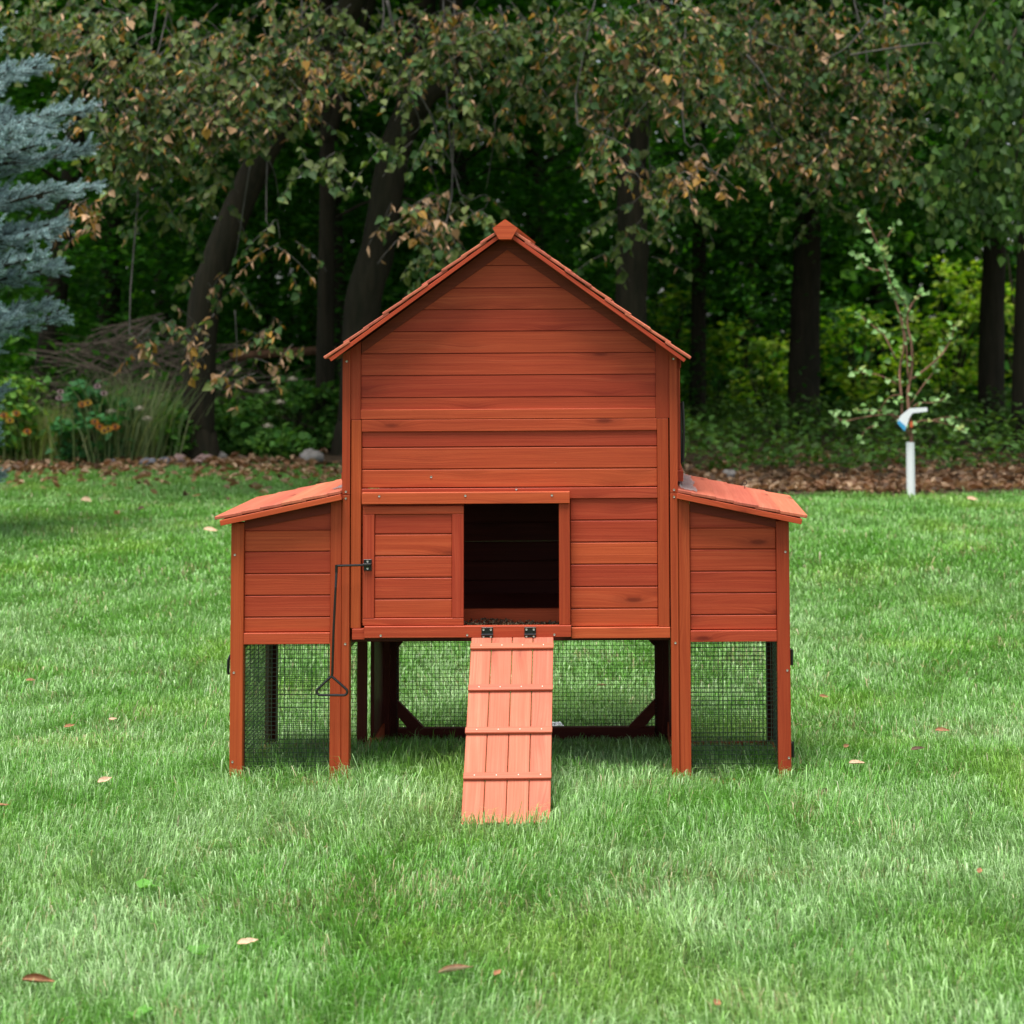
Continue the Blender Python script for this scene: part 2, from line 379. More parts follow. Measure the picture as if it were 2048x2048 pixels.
# --- front wall, lower panel
mb = MB()
mb.box(-.430, .426, -.007, -.0005, 1.009, 1.0435, 0)
sidings(mb, -.430, .426, [.846, .900, .963, 1.026], .0, .012)
mb.box(-.430, .426, -.007, -.0005, .814, .8455, 0)
sidings(mb, -.4295, -.135, [.457, .53, .60, .67, .74, .812], .004, .012)
sidings(mb, .1745, .4255, [.447, .499, .561, .625, .688, .751, .815], .0, .012)
mb.build('front_wall', WOOD, coop)
mb = MB(); mb.box(-.460, -.4305, -.008, .014, .447, 1.043, 2); mb.build('wall_stile', WOODP, coop)
mb = MB(); mb.box(.4265, .459, -.008, .014, .447, 1.043, 2); mb.build('wall_stile', WOODP, coop)
for a_, b_ in ((.1765, .4605), (-.455, -.4185)): mb = MB(); mb.box(a_, b_, -.012, .014, .4155, .4465, 0); mb.build('bottom_rail', WOOD, coop)
# --- corner posts of the body (front ones split at half height)
def post(x0, x1, y0, y1, z0, z1, name='leg', m=WOODP, par=None):
    mb = MB(); mb.box(x0, x1, y0, y1, z0, z1, 2, tint=random.uniform(.4, .6)); return mb.build(name, m, par or coop)
for s, xo in ((-1, -XM), (1, XM)):
    a, b = sorted((xo, xo-s*.0225))
    post(a, b, -.013, .030, -.02, .8285, 'leg'); MB().prism([(a, .830), (b, .830), (b, under(b)-.001), (a, under(a)-.001)], -.013, .030, 'z').build('corner_post', WOODP, coop)
    a, b = sorted((xo, xo-s*.036))
    post(a, b, DM-.04, DM, -.08, 1.22, 'leg', WOODSHADE)
for s in (-1, 1):                               # posts that back the side frames, seen below the floor
    a, b = sorted((s*(XM-.002), s*(XM-.062))); post(a, b, DM-.012, DM+.012, -.08, .44, 'leg_lining', WOODSHADE)
# --- rear and side walls
mb = MB(); z = .4
sidings(mb, -.47, .47, [.405, .47, .533, .5958], DM-.014, DM-.002)
sidings(mb, -.47, .47, [.597, .66, .72, .78, .84, .9, .96, 1.02, 1.08, 1.14, 1.2, 1.26], DM-.014, DM-.002)
zz = [1.26+.0632*i for i in range(5)]
sidings(mb, 0, 0, zz, DM-.014, DM-.002, lambda z: (APX-(1.55-z)/SL, APX+(1.55-z)/SL))
mb.build('rear_wall', WOODSHADE, coop)
for s in (-1, 1):
    mb = MB(); M = Matrix.Translation((s*.47, .03, 0)) @ Matrix.Rotation(R(90), 4, 'Z')
    for i in range(7): mb.box(0, DM-.05, -.006 if s > 0 else -.006, .006, .83+i*.06, .83+i*.06+.057, 0, M=M)
    mb.build('side_wall', WOODSHADE, coop)
# window ledge and sliding window frame on the right side, small block on the left
mb = MB(); mb.box(.4855, .504, .10, .70, .853, .885, 1); mb.box(.4855, .4965, .12, .16, .885, 1.185, 2); mb.box(.4855, .4965, .64, .68, .885, 1.185, 2); mb.box(.4855, .500, .12, .68, 1.1855, 1.155+.06, 1)
wf = mb.build('window_frame', WOOD, coop)
mb = MB(); mb.box(.4966, .503, .17, .2, .90, 1.08, 2); mb.tube([(.505, .16, .905), (.508, .16, 1.0), (.505, .16, 1.085)], .004, 6); mb.build('window_slide', BLACK, wf)
mb = MB(); mb.box(-.5035, -.4855, .10, .70, .862, .885, 1); mb.build('window_ledge', WOOD, coop)
# --- floor with bedding
mb = MB(); mb.box(-.46, .46, .016, DM-.016, .405, .428, 0); mb.build('floor', WOODSHADE, coop)
mb = MB(); mb.box(-.46, .46, .016, DM-.016, .862, .874, 0); mb.build('shade_board', WOODSHADE, coop)  # unseen board, added to keep the inside behind the doorway dark
mb = MB(); mb.box(-.46, .46, .20, .225, .4285, .470, 0); mb.build('tray_lip', WOOD, coop)
# --- roof
def roof_half(s):
    """boards laid along the depth, lapping like shingles"""
    mb = MB(); th = math.atan(SL); ln = (.506 if s < 0 else .517)/math.cos(th); n = 9; st = ln/n
    Mr = Matrix.Translation((APX, 0, 1.592)) @ (Matrix.Rotation(th, 4, 'Y') if s > 0 else (Matrix.Scale(-1, 4, (1, 0, 0)) @ Matrix.Rotation(th, 4, 'Y')))
    y0 = -.080
    for i in range(n):
        tl = Matrix.Rotation(R(4.2), 4, 'Y') if 1 else None
        y = y0
        while y < DM+.07:                       # cut joints along each course
            e = min(y+random.uniform(.14, .30), DM+.08)
            M2 = Mr @ Matrix.Translation((i*st, 0, .0005+random.uniform(-.0012, .0012))) @ Matrix.Rotation(R(-3.0)+random.uniform(-.004, .004), 4, 'Y')
            mb.box(-.004, st+.012+random.uniform(-.0015, .0015), y+(random.uniform(-.004, .004) if y == y0 else .0008), e-.0008, 0, .0085, 0 if False else 1, M=M2); y = e
    o = mb.build('roof_slope', WOODR, coop)
    mb = MB(); mb.box(0.0, ln, y0+.004, DM+.07, -.0085, -.0012, 1, M=Mr); mb.build('roof_deck', WOODSHADE, o)
    mb = MB(); mb.box(.012, ln+.002, y0, y0+.0035, -.0120, -.0008, 0, M=Mr); mb.build('bargeboard', WOOD, o)
    mb = MB(); mb.box(.012, ln, DM+.0705, DM+.075, -.0092, -.0008, 0, M=Mr); mb.build('bargeboard', WOOD, o)
for s in (1, -1): roof_half(s)
mb = MB()
mb.prism([(APX, 1.620), (APX-.036, 1.594), (APX-.018, 1.562), (APX+.018, 1.562), (APX+.036, 1.594)][::-1], -.094, DM+.09)
mb.build('ridge_cap', WOOD, coop)
# --- door opening, sliding door
mb = MB(); mb.box(-.4255, .1735, -.034, -.014, .803, .8365, 0); r_ = mb.build('door_rail', WOOD, coop)
mb = MB(); mb.box(-.4180, .1760, -.030, -.0125, .4225, .4555, 0); mb.build('door_sill', WOOD, coop)
mb = MB(); mb.box(.1415, .1735, -.026, .014, .4560, .8025, 2); mb.build('door_jamb', WOODP, coop)
door = MB(); door.box(-.423, -.133, -.0225, -.010, .7735, .7965, 0); door.box(-.423, -.390, -.0225, -.010, .4775, .773, 2); door.box(-.1665, -.133, -.0225, -.010, .4775, .773, 2)
door.box(-.423, -.133, -.0225, -.010, .4565, .477, 0)
sidings(door, -.3895, -.167, [.477, .531, .592, .654, .716, .775], -.0175, -.011)
dr = door.build('sliding_door', WOOD, coop)
br = MB(); br.box(-.4205, -.397, -.0265, -.0228, .6135, .6455, 2, bev=.0005); br.box(-.4205, -.397, -.040, -.0268, .6325, .6348, 0, bev=.0003); br.build('latch_bracket', BLACK, dr)
# --- pull rod with triangular grip
hd = MB(); hd.tube([(-.398, -.034, .631), (-.494, -.046, .6305), (-.497, -.046, .6285)], .0034, 8)
hd.build('pull_rod', BLACK, coop)
hd = MB(); hd.tube([(-.4955, -.046, .633), (-.4955, -.046, .611)], .0042, 8); hd.tube([(-.4955, -.046, .612), (-.4965, -.052, .57), (-.5015, -.055, .45), (-.5045, -.055, .328), (-.506, -.055, .320)], .0036, 8)
tri = []
def arc(cx, cz, r, a0, a1, n=6):
    return [(cx+r*math.cos(R(a0+(a1-a0)*i/n)), -.055, cz+r*math.sin(R(a0+(a1-a0)*i/n))) for i in range(n+1)]
tri = arc(-.5065, .315, .004, 140, 40, 3)+arc(-.4715, .2765, .010, 40, -90)+arc(-.5385, .2775, .010, -90, -225)
hd.tube(tri, .0036, 8, closed=True); hd.build('pull_grip', BLACK, coop)
def screw_mesh():
    n = 10; V = [(0, -.0016, 0)]+[(.0030*math.cos(2*math.pi*k/n), -.0012, .0030*math.sin(2*math.pi*k/n)) for k in range(n)]+[(.0036*math.cos(2*math.pi*k/n), .0008, .0036*math.sin(2*math.pi*k/n)) for k in range(n)]
    V[0] = (0, -.0004, 0); F = [(0, 1+k, 1+(k+1) % n) for k in range(n)]+[(1+k, 11+k, 11+(k+1) % n, 1+(k+1) % n) for k in range(n)]
    me = bpy.data.meshes.new('screw'); me.from_pydata(V, [], F); me.materials.append(STEEL); return me
SM = screw_mesh()
# --- ramp
th = math.atan2(.475-.02, .428-.0); RL = .610
Mrp = Matrix.Translation((.008, -.0335, .424)) @ Matrix.Rotation(R(1.05), 4, 'Z') @ Matrix.Rotation(-math.atan2(.424-.0, .462), 4, 'X').inverted()
# local ramp frame: y runs down the slope (negative), z is its upper face
def rb(mb, x0, x1, a, b, z0, z1, g): mb.box(x0, x1, -b, -a, z0, z1, g, M=Mrp)
mb = MB(); wdt = .236/4
for i in range(4): rb(mb, -.118+i*wdt+.0009, -.118+(i+1)*wdt-.0009, 0, RL+random.uniform(-.004, .004), -.012, 0, 1)
rp = mb.build('ramp', WOODR, coop)
for i, a in enumerate((.026, .170, .312, .458)):
    mb = MB(); rb(mb, -.1185+random.uniform(-.001, .001), .1185, a, a+.020, .0003, .009, 0); cl_ = mb.build('cleat', WOODR, rp)
    for k in range(4):
        p_ = Mrp @ Vector((-.088+.059*k, -a-.010, .0092)); o_ = bpy.data.objects.new('nail', SM); COL.objects.link(o_); o_.parent = cl_; o_.location = p_
        o_.rotation_euler = (Mrp.to_3x3() @ Matrix.Rotation(R(-90), 3, 'X')).to_euler(); o_.scale = (.55, .6, .55)
for x0 in (-.075, .048):
    mb = MB(); mb.box(x0-.006+.008-.008, x0+.027, -.0328, -.0303, .432, .4515, 0, bev=.0004); mb.box(x0-.006, x0+.027, -.0345, -.0305, .4232, .4318, 0, bev=.0004); mb.tube([(x0-.006, -.0355, .431), (x0+.027, -.0355, .431)], .0032, 8); mb.build('hinge', BLACK, rp)
# --- wire netting
def net(name, par, O, U, V, lu, lv, p=.0127, r=.00068, bow=.0):
    """square welded wire: O corner, U and V unit axes"""
    mb = MB(); O, U, V = Vector(O), Vector(U), Vector(V); Nn = U.cross(V)
    def bar(a, b, t):
        d = (b-a).normalized(); s1 = Nn*r; s2 = d.cross(Nn)*r; vs = [a+s1+s2, a-s1+s2, a-s1-s2, a+s1-s2]; vs += [q+(b-a) for q in vs]
        fs = [(0, 1, 5, 4), (1, 2, 6, 5), (2, 3, 7, 6), (3, 0, 4, 7)]; mb._add(vs, fs, [[(0, 0)]*4]*4, .5)
    for i in range(int(lu/p)+1): bar(O+U*(i*p+.003)+Nn*r*1.6, O+U*(i*p+.003+random.uniform(-.0012, .0012))+V*lv+Nn*r*1.6, 0)
    for j in range(int(lv/p)+1): bar(O+V*(j*p+.004), O+V*(j*p+.004+random.uniform(-.001, .001))+U*lu, 0)
    return mb.build(name, WIRE, par)
net('wire_netting', coop, (-.43, DM-.02, -.04), (1, 0, 0), (0, 0, 1), .86, .455)
for s in (-1, 1): net('wire_netting', coop, (s*.474, DW, -.03), (0, 1, 0), (0, 0, 1), DM-DW-.03, .44)
mb = MB(); mb.box(-.423, .423, DM-.041, DM-.012, -.045, -.006, 0); mb.build('base_rail', WOODSHADE, coop)
for s in (-1, 1):
    mb = MB(); mb.prism([(s*.424, .085), (s*.329, -.012), (s*.372, -.026), (s*.424, .036)], DM-.040, DM-.018); mb.build('corner_brace', WOODSHADE, coop)
    mb = MB(); mb.prism([(s*.424, .255), (s*.398, .282), (s*.398, .405), (s*.424, .405)], DM-.045, DM-.02); mb.build('corner_brace', WOODSHADE, coop)
    mb = MB(); mb.box(s*.475-.006, s*.475+.006, .60, DM-.045, .013, .384, 2); mb.build('side_frame', WOODSHADE, coop)
    mb = MB(); mb.box(s*.475-.011, s*.475+.011, .031, DM-.045, -.03, .012, 1); mb.build('base_rail', WOODP, coop)
    mb = MB(); mb.box(s*.475-.011, s*.475+.011, .031, DM-.045, .385, .415, 1); mb.build('floor_rail', WOODSHADE, coop)
mb = MB(); mb.box(-.423, .423, DM-.04, DM-.0145, .372, .404, 0); mb.build('floor_rail', WOODSHADE, coop)

# ================================================================== WINGS
def wing(s):
    wg = empty('side_wing'); wg.parent = coop
    X = lambda v: s*v
    def bx(mb, a, b, *k, **kw): x0, x1 = sorted((X(a), X(b))); mb.box(x0, x1, *k, **kw); return mb
    # roof line: height of the roof underside at |x|
    zi, zo = (.818, .744) if s < 0 else (.8165, .741)
    ru = lambda x: zi+(zo-zi)*(x-.484)/(.840-.484)
    bx(MB(), .5185, .486, -.010, .026, -.02, ru(.5)-.002, 2).build('leg', WOODP, wg)
    bx(MB(), .768, .805, -.010, .026, -.02, ru(.79)-.004, 2).build('leg', WOODP, wg)
    bx(MB(), .520, .490, DW-.03, DW, -.06, ru(.5), 2).build('leg', WOODSHADE, wg)
    bx(MB(), .773, .805, DW-.035, DW, -.06, ru(.79), 2).build('leg', WOODSHADE, wg)
    mb = MB(); zs = [.436, .479, .541, .603, .666, .727, .79]
    def cl(z):
        a, b = .519, .7675
        if z > ru(b)-.02: b = max(a+.0, .484+(z+.020-zi)/(zo-zi)*(.840-.484)); b = min(b, .7675)
        if b <= a: return (0, 0)
        x0, x1 = sorted((X(a), X(b))); return (x0, x1)
    for a, b in zip(zs[:-1], zs[1:]): pass
    sidings(mb, *sorted((X(.519), X(.7675))), zs[:6], .0, .012)
    pts = [(X(.519), .7285), (X(.7675), .7285), (X(.7675), max(ru(.7675)-.015, .73)), (X(.519), ru(.519)-.015)]
    mb.prism(pts, .0, .012)
    mb.build('wing_wall', WOOD, wg)
    bx(MB(), .519, .7675, -.009, .014, .403, .4355, 0).build('bottom_rail', WOOD, wg)
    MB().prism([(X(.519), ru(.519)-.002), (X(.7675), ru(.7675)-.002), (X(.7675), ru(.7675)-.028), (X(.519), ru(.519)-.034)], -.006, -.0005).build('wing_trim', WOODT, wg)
    # outer side wall and back wall, netting below
    mb = MB()
    for i in range(6): bx(mb, .790, .802, .027, DW-.036, .41+i*.0545, .41+i*.0545+.052, 1)
    mb.build('side_wall', WOOD, wg)
    mb = MB()
    for i in range(6): bx(mb, .521, .772, DW-.016, DW-.004, .405+i*.056, .405+i*.056+.0535, 0)
    mb.build('rear_wall', WOODSHADE, wg)
    bx(MB(), .49, .79, .03, DW-.04, .404, .416, 0).build('floor', WOODSHADE, wg)
    bx(MB(), .783, .803, .027, DW-.036, -.025, .012, 1).build('base_rail', WOOD, wg)
    bx(MB(), .521, .772, DW-.03, DW-.006, -.045, .0, 0).build('base_rail', WOOD, wg)
    bx(MB(), .519, .7675, .0, .022, -.02, .012, 0).build('base_rail', WOOD, wg)
    bx(MB(), .783, .803, .027, DW-.036, .375, .4035, 1).build('side_rail', WOODSHADE, wg)
    x0, x1 = sorted((X(.519), X(.768)))
    net('wire_netting', wg, (x0, .012, .0), (1, 0, 0), (0, 0, 1), x1-x0, .404)
    net('wire_netting', wg, (x0, DW-.014, -.03), (1, 0, 0), (0, 0, 1), x1-x0, .435)
    net('wire_netting', wg, (X(.788), .027, -.0), (0, 1, 0), (0, 0, 1), DW-.06, .404)
    # curved brace on the outer side door frame
    bx(MB(), .785, .800, DW-.085, DW-.037, .0, .40, 2).build('door_frame', WOODSHADE, wg)
    # roof
    th = math.atan2(zi-zo, .356); ln = (.346 if s < 0 else .356)/math.cos(th)
    Mr = Matrix.Translation((X(.484), 0, zi+.016)) @ (Matrix.Rotation(th, 4, 'Y') if s > 0 else (Matrix.Scale(-1, 4, (1, 0, 0)) @ Matrix.Rotation(th, 4, 'Y')))
    y0, y1 = -.050, DW+.0; mb = MB(); st = .0625; edges = [ -.02]+[.036+st*i+.006 for i in range(6)]
    edges = [0]+[.038+st*i for i in range(5)]+[ln+.004]
    for i in range(len(edges)-1):
        yy = [y0+random.uniform(-.002, .002), y1+random.uniform(-.004, .004)]
        M2 = Mr @ Matrix.Translation((edges[i], 0, .0005)) @ Matrix.Rotation(R(-2.2), 4, 'Y')
        mb.box(0, edges[i+1]-edges[i]+.010, yy[0], yy[1], .0, .0095, 1, M=M2)
    rf = mb.build('wing_roof', WOODR, wg)
    mb = MB(); mb.box(0, ln, y0+.003, y1, -.016, -.0008, 1, M=Mr); mb.box(0.0, ln+.001, y0-.001, y0+.0025, -.0165, -.0006, 0, M=Mr); mb.build('roof_deck', WOOD, rf)
    # clear film left on the upper edge of the roof
    nu, nv = 10, 26; V = []; F = []
    for j in range(nv):
        for i in range(nu):
            u = i/(nu-1)*(.052 if s > 0 else .034); v = .0+j/(nv-1)*(y1-.01) if s > 0 else .05+j/(nv-1)*(y1-.08)
            V.append(Mr @ Vector((u+.001+.004*math.sin(v*23), v-.035 if s > 0 else v, .0125+.004*abs(math.sin(u*190+v*31))*(.3+.7*random.random())+(.008 if i == 0 else 0))))
    for j in range(nv-1):
        for i in range(nu-1): F.append((j*nu+i, j*nu+i+1, (j+1)*nu+i+1, (j+1)*nu+i))
    me = bpy.data.meshes.new('film_strip'); me.from_pydata(V, [], F); smooth(me); me.materials.append(PLASTIC)
    o = bpy.data.objects.new('film_strip', me); COL.objects.link(o); o.parent = wg
    if s > 0:
        p = Mr @ Vector((.225, .50, .012)); mb = MB(); mb.tube([p, p+Vector((0, 0, .012))], .0012, 6)
        mb.tube([p+Vector((.0065*math.sin(a*math.pi/5), 0, .0185-.0065*math.cos(a*math.pi/5))) for a in range(10)], .0012, 6, closed=True); mb.build('eye_hook', BLACK, wg)
        for z in (.335, .075):
            mb = MB(); bx(mb, .8053, .8095, .0, .02, z, z+.045 if z > .2 else z+.04, 2, bev=.0005); mb.tube([(X(.811), -.004, z), (X(.811), -.004, z+.045)], .003, 8); mb.build('hinge', BLACK, wg)
    else:
        mb = MB(); mb.box(-.8095, -.8053, .03, .05, .30, .355, 2, bev=.0006)
        mb.tube([(-.808, .045, .362), (-.815, .04, .364), (-.8195, .04, .352), (-.8205, .04, .318), (-.8185, .04, .310)], [.003, .004, .0042, .004, .0035], 8); mb.build('latch', BLACK, wg)
        mb = MB(); mb.box(-.8125, -.8053, .02, .04, .195, .207, 1, bev=.0006); mb.build('latch', BLACK, wg)
    return wg
WL = wing(-1); WR = wing(1)

# --- screws: one mesh, many children
def screw(x, z, y, par=None):
    o = bpy.data.objects.new('screw', SM); COL.objects.link(o); o.parent = par or coop; o.location = (x, y-.0006, z)
for x, z, y in ((-.473, 1.213, -.013), (.474, 1.215, -.013), (-.474, .838, -.013), (.474, .838, -.013), (-.474, .819, -.013), (.474, .818, -.013), (-.474, .404, -.013), (.475, .402, -.013),
                (-.375, .8265, -.034), (-.127, .8265, -.034), (.122, .8265, -.034), (-.37, .430, -.030), (-.122, .430, -.030), (.128, .430, -.030), (-.229, .878, 0), (.018, .842, -.007),
                (-.4087, .640, -.0265), (-.4087, .620, -.0265)): screw(x, z, y)
for x, z in ((-.794, .659), (-.794, .324), (-.796, .072)): screw(x, z, -.010, WL)
for x, z in ((.794, .659), (.796, .322), (.798, .075)): screw(x, z, -.010, WR)
for x0 in (-.075, .048):
    for dx in (.0, .021):
        screw(x0+dx, .4455, -.0328, rp); screw(x0+dx, .4265, -.0345, rp)
# bedding inside
V = []; nb = 3500; bx_ = rng.uniform(-.44, .44, nb); by_ = rng.uniform(.02, .19, nb); hb = .429+.020*vnoise(bx_, by_, .05, 21)*sstep(.15, -.14, bx_)+.004
def cards(P, size, colr, name, m, flat=.5, parent=None, shape='quad', curl=.12):
    """scatter of small bent leaf faces; P n x 3"""
    n = len(P); size = np.broadcast_to(size, n)
    nrm = rng.normal(0, 1, (n, 3)); nrm[:, 2] = np.abs(nrm[:, 2])+flat*3; nrm /= np.linalg.norm(nrm, axis=1)[:, None]
    t = rng.normal(0, 1, (n, 3)); t -= nrm*(t*nrm).sum(1)[:, None]; t /= np.linalg.norm(t, axis=1)[:, None]
    return leafmesh(P, t, nrm, size, colr, name, m, parent, shape, curl)
SH = {'quad': ([(0, 0, 0), (.32, .45, 1), (0, 1, 0), (-.32, .45, 1)], [(0, 1, 2), (0, 2, 3)], []),
      'heart': ([(0, 0, 0), (.34, .10, .8), (.44, .42, 1), (0, 1, -.6), (-.44, .42, 1), (-.34, .10, .8)], [], [(0, 1, 2, 3), (0, 3, 4, 5)]),
      'strap': ([(0, 0, 0), (.13, .4, .6), (.03, 1, -1), (-.13, .5, .6)], [(0, 1, 2), (0, 2, 3)], []),
      'curl': ([(0, 0, 0), (.22, .2, 2.2), (.24, .6, 2.6), (0, 1, .6), (-.24, .6, 2.6), (-.22, .2, 2.2), (0, .5, -.3)], [(0, 1, 6), (6, 2, 3), (3, 4, 6), (6, 5, 0), (1, 2, 6), (4, 5, 6)], [])}
def leafmesh(P, t, nrm, size, colr, name, m, parent=None, shape='heart', curl=.12):
    n = len(P); s = np.cross(t, nrm); sh, tri, quad = SH[shape]; k = len(sh); size = np.broadcast_to(size, n)
    V = np.empty((n, k, 3), np.float32); cu = curl*rng.uniform(.3, 1.8, n)
    for i, (a, b, c) in enumerate(sh): V[:, i] = P+(s*a+t*b)*size[:, None]+nrm*(c*cu*size)[:, None]
    b = (np.arange(n)*k)[:, None]; F = []
    if tri: F.append(np.concatenate([b+np.array(q) for q in tri]))
    if quad: F.append(np.concatenate([b+np.array(q) for q in quad]))
    C = np.repeat(np.broadcast_to(colr, (n, 3))[:, None], k, 1).reshape(-1, 3)
    return polymesh(name, V.reshape(-1, 3), F, m, parent, C, sm=False)
def palette(n, cols, wts, jit=.25):
    cols = np.array(cols); i = rng.choice(len(cols), n, p=np.array(wts)/sum(wts)); return cols[i]*rng.uniform(1-jit, 1+jit, (n, 1))
o = cards(np.stack([bx_, by_, hb], -1), rng.uniform(.004, .011, nb), palette(nb, [(.30, .22, .13), (.18, .13, .08), (.10, .08, .05)], (2, 2, 2)), 'bedding', DRY, .3)
tag(o, 'pale wood shavings strewn inside the doorway of the coop', 'bedding', kind='stuff')

# ================================================================== TREES
def limb(mb, pts, r0, r1, n=8, sub=5, wob=.05):
    """smooth polyline through pts"""
    pts = [Vector(p) for p in pts]; out = []
    for i in range(len(pts)-1):
        p0 = pts[max(i-1, 0)]; p1 = pts[i]; p2 = pts[i+1]; p3 = pts[min(i+2, len(pts)-1)]
        for k in range(sub):
            t = k/sub; out.append(.5*((2*p1)+(p2-p0)*t+(2*p0-5*p1+4*p2-p3)*t*t+(3*p1-p0-3*p2+p3)*t**3))
    out.append(pts[-1]); m = len(out); mb.tube(out, [r0+(r1-r0)*(i/(m-1)) for i in range(m)], n, wob=wob); return out
LIND = [(.095, .145, .032), (.048, .108, .030), (.135, .175, .052), (.30, .18, .09), (.34, .19, .035), (.50, .32, .19)]
LEAFW = leafmat('wood_leaf', .42, .5, .2, (1.3, 1.5, .4))
def twigleaves(specs, Yj=.45):
    """specs: px, py, rx, ry, n, Y, brown(0..1), droop -> leaves on drooping twigs; returns arrays and twig lines"""
    P = []; T = []; Nn = []; C = []; SZ = []; tw = []; B = []
    for (cx, cy, rx, ry, n, Y, brn) in specs:
        k = max(2, int(n/9))
        for _ in range(k):
            a = random.uniform(0, 2*math.pi); q = math.sqrt(random.random()); px = cx+rx*q*math.cos(a); py = cy+ry*q*math.sin(a)
            y = Y+random.uniform(-Yj, Yj); p0 = at(px, py, y)
            side = random.choice((-1, 1)); ln = random.uniform(.18, .42)
            d = Vector((side*random.uniform(.2, 1), random.uniform(-.6, .3), -random.uniform(.05, .9))).normalized()
            pts = [p0]; p = p0.copy()
            for j in range(4): d = (d+Vector((0, 0, -.16))).normalized(); p = p+d*ln/4; pts.append(p.copy())
            tw.append(pts); bl = random.random()
            for j in range(9):
                f = random.random()*4; i = min(int(f), 3); b = pts[i].lerp(pts[i+1], f-i)
                dd = Vector((random.uniform(-.8, .8), random.uniform(-.8, .4), -random.uniform(.15, 1.1))).normalized()
                nn = Vector((random.uniform(-.7, .7), random.uniform(-1.1, .3), random.uniform(.1, 1.1))); nn = (nn-dd*nn.dot(dd)).normalized()
                P.append(b); T.append(dd); Nn.append(nn)
                if random.random() < brn*(.4+1.2*bl): c = random.choice(LIND[3:]); sz = random.uniform(.05, .09); br = True
                else: c = random.choice(LIND[:3]); sz = random.uniform(.036, .084); br = False
                j2 = random.uniform(.7, 1.3); C.append([v*j2 for v in c]); SZ.append(sz); B.append(br and random.random() < .9)
    return np.array(P), np.array(T), np.array(Nn), np.array(C), np.array(SZ), tw, np.array(B)
def tree_thing(name, base, label, cat, group=None):
    o = tag(empty(name, base), label, cat, group); return o
def reparent(o, root):
    o.parent = root; o.matrix_parent_inverse = Matrix.Translation(root.location).inverted()
def shade_crown(cx, cy, z0, z1, r, n, seed=0, size=(.22, .4)):
    a = rng.uniform(0, 2*math.pi, n); q = np.sqrt(rng.random(n))*r; z = rng.uniform(z0, z1, n)
    return np.stack([cx+q*np.cos(a), cy+q*np.sin(a), z], -1), rng.uniform(size[0], size[1], n)

# ---- lindens whose boughs hang over the bed
def linden(label, base, trunk_px, Yt, r0, r1, specs, boughs, extra=(), shade=None):
    b = at(*base, Yt); b.z = float(gz(b.x, Yt)); root = tree_thing('linden_tree', b, label, 'tree', 'lindens at the lawn edge')
    mb = MB(); pts = [b+Vector((0, 0, -.1))]+[at(x, y, Yt+dy) for x, y, dy in trunk_px]
    limb(mb, pts, r0, r1, 12, 6, .10)
    # root flare
    mb.tube([b+Vector((0, 0, -.15)), b+Vector((0, 0, .05)), b+Vector((0, 0, .3)), pts[0].lerp(pts[1], .3)], [r0*1.7, r0*1.35, r0*1.08, r0*.98], 12, wob=.15)
    for e in extra: limb(mb, [at(x, y, Yt+dy) for x, y, dy in e[0]], e[1], e[2], 10, 5, .1)
    reparent(mb.build('trunk', BARK, None, sm=True), root)
    P, T, Nn, C, SZ, tw, B = twigleaves([(a, b_, c, d, int(e*2.3), f, min(1, g*(1.3 if a < 900 else 1.0))) for a, b_, c, d, e, f, g in specs]); mb = MB()
    for q in tw: mb.tube(q, [.0035, .003, .0025, .002, .0015], 3, cap=False)
    for pl, Yb, r in boughs: limb(mb, [at(x, y, Yb+k*.05) for k, (x, y) in enumerate([(x+random.uniform(-9, 9)*(0 < k < len(pl)-1), y) for k, (x, y) in enumerate(pl)])], r*.9, r*.3, 6, 4, .05)
    # limbs that carry the hanging twigs, above the view
    top = at(trunk_px[-1][0], trunk_px[-1][1], Yt)
    for (cx, cy, rx, ry, n, Y, brn) in specs[1::4]:
        e = at(cx, cy, Y); m_ = top.lerp(e, .7)+Vector((random.uniform(-.3, .3), 0, 0)); m_.z = max(top.z, e.z)+.5
        limb(mb, [top, m_, e+Vector((random.uniform(-.25, .25), 0, .4)), e+Vector((random.uniform(-.12, .12), 0, .15)), e], .010, .002, 5, 4, .05)
    reparent(mb.build('branches', BARKG, None, sm=True), root)
    g = ~B; reparent(leafmesh(P[g], T[g], Nn[g], SZ[g], C[g], 'crown', LEAF, None, 'heart', .2), root)
    sb = leafmesh(P[B], T[B], Nn[B], SZ[B], C[B], 'seed_bracts', DRY, None, 'strap', .12); sb['kind'] = 'stuff'; reparent(sb, root)
    if shade:
        Ps, ss = shade_crown(*shade); o = cards(Ps, ss, palette(len(Ps), LIND[:3], (1, 1, 1)), 'upper_crown', LEAF, .3, shape='heart'); reparent(o, root)
    return root
A1 = [(120, 50, 130, 80, 190, 9.4, .12), (260, 70, 130, 90, 260, 9.0, .22), (330, 180, 140, 90, 330, 8.8, .28), (470, 90, 130, 90, 270, 9.0, .22), (590, 70, 110, 90, 220, 9.2, .22),
      (250, 250, 90, 80, 200, 9.0, .25), (380, 270, 110, 70, 190, 9.2, .12), (490, 190, 110, 70, 230, 8.9, .22), (620, 130, 90, 60, 150, 8.8, .45), (560, 240, 70, 50, 60, 9.2, .1),
      (190, 400, 45, 60, 40, 8.7, .95), (330, 380, 90, 60, 60, 9.3, .05), (420, 380, 50, 50, 30, 9.0, .05), (560, 480, 50, 60, 26, 8.8, .6), (400, 650, 110, 50, 50, 9.0, .38), (550, 680, 60, 60, 34, 8.9, .5),
      (480, 740, 40, 30, 22, 8.8, .4), (280, 690, 40, 25, 22, 8.9, .9), (440, 560, 60, 40, 30, 9.1, .3), (60, 20, 90, 60, 90, 9.6, .1)]
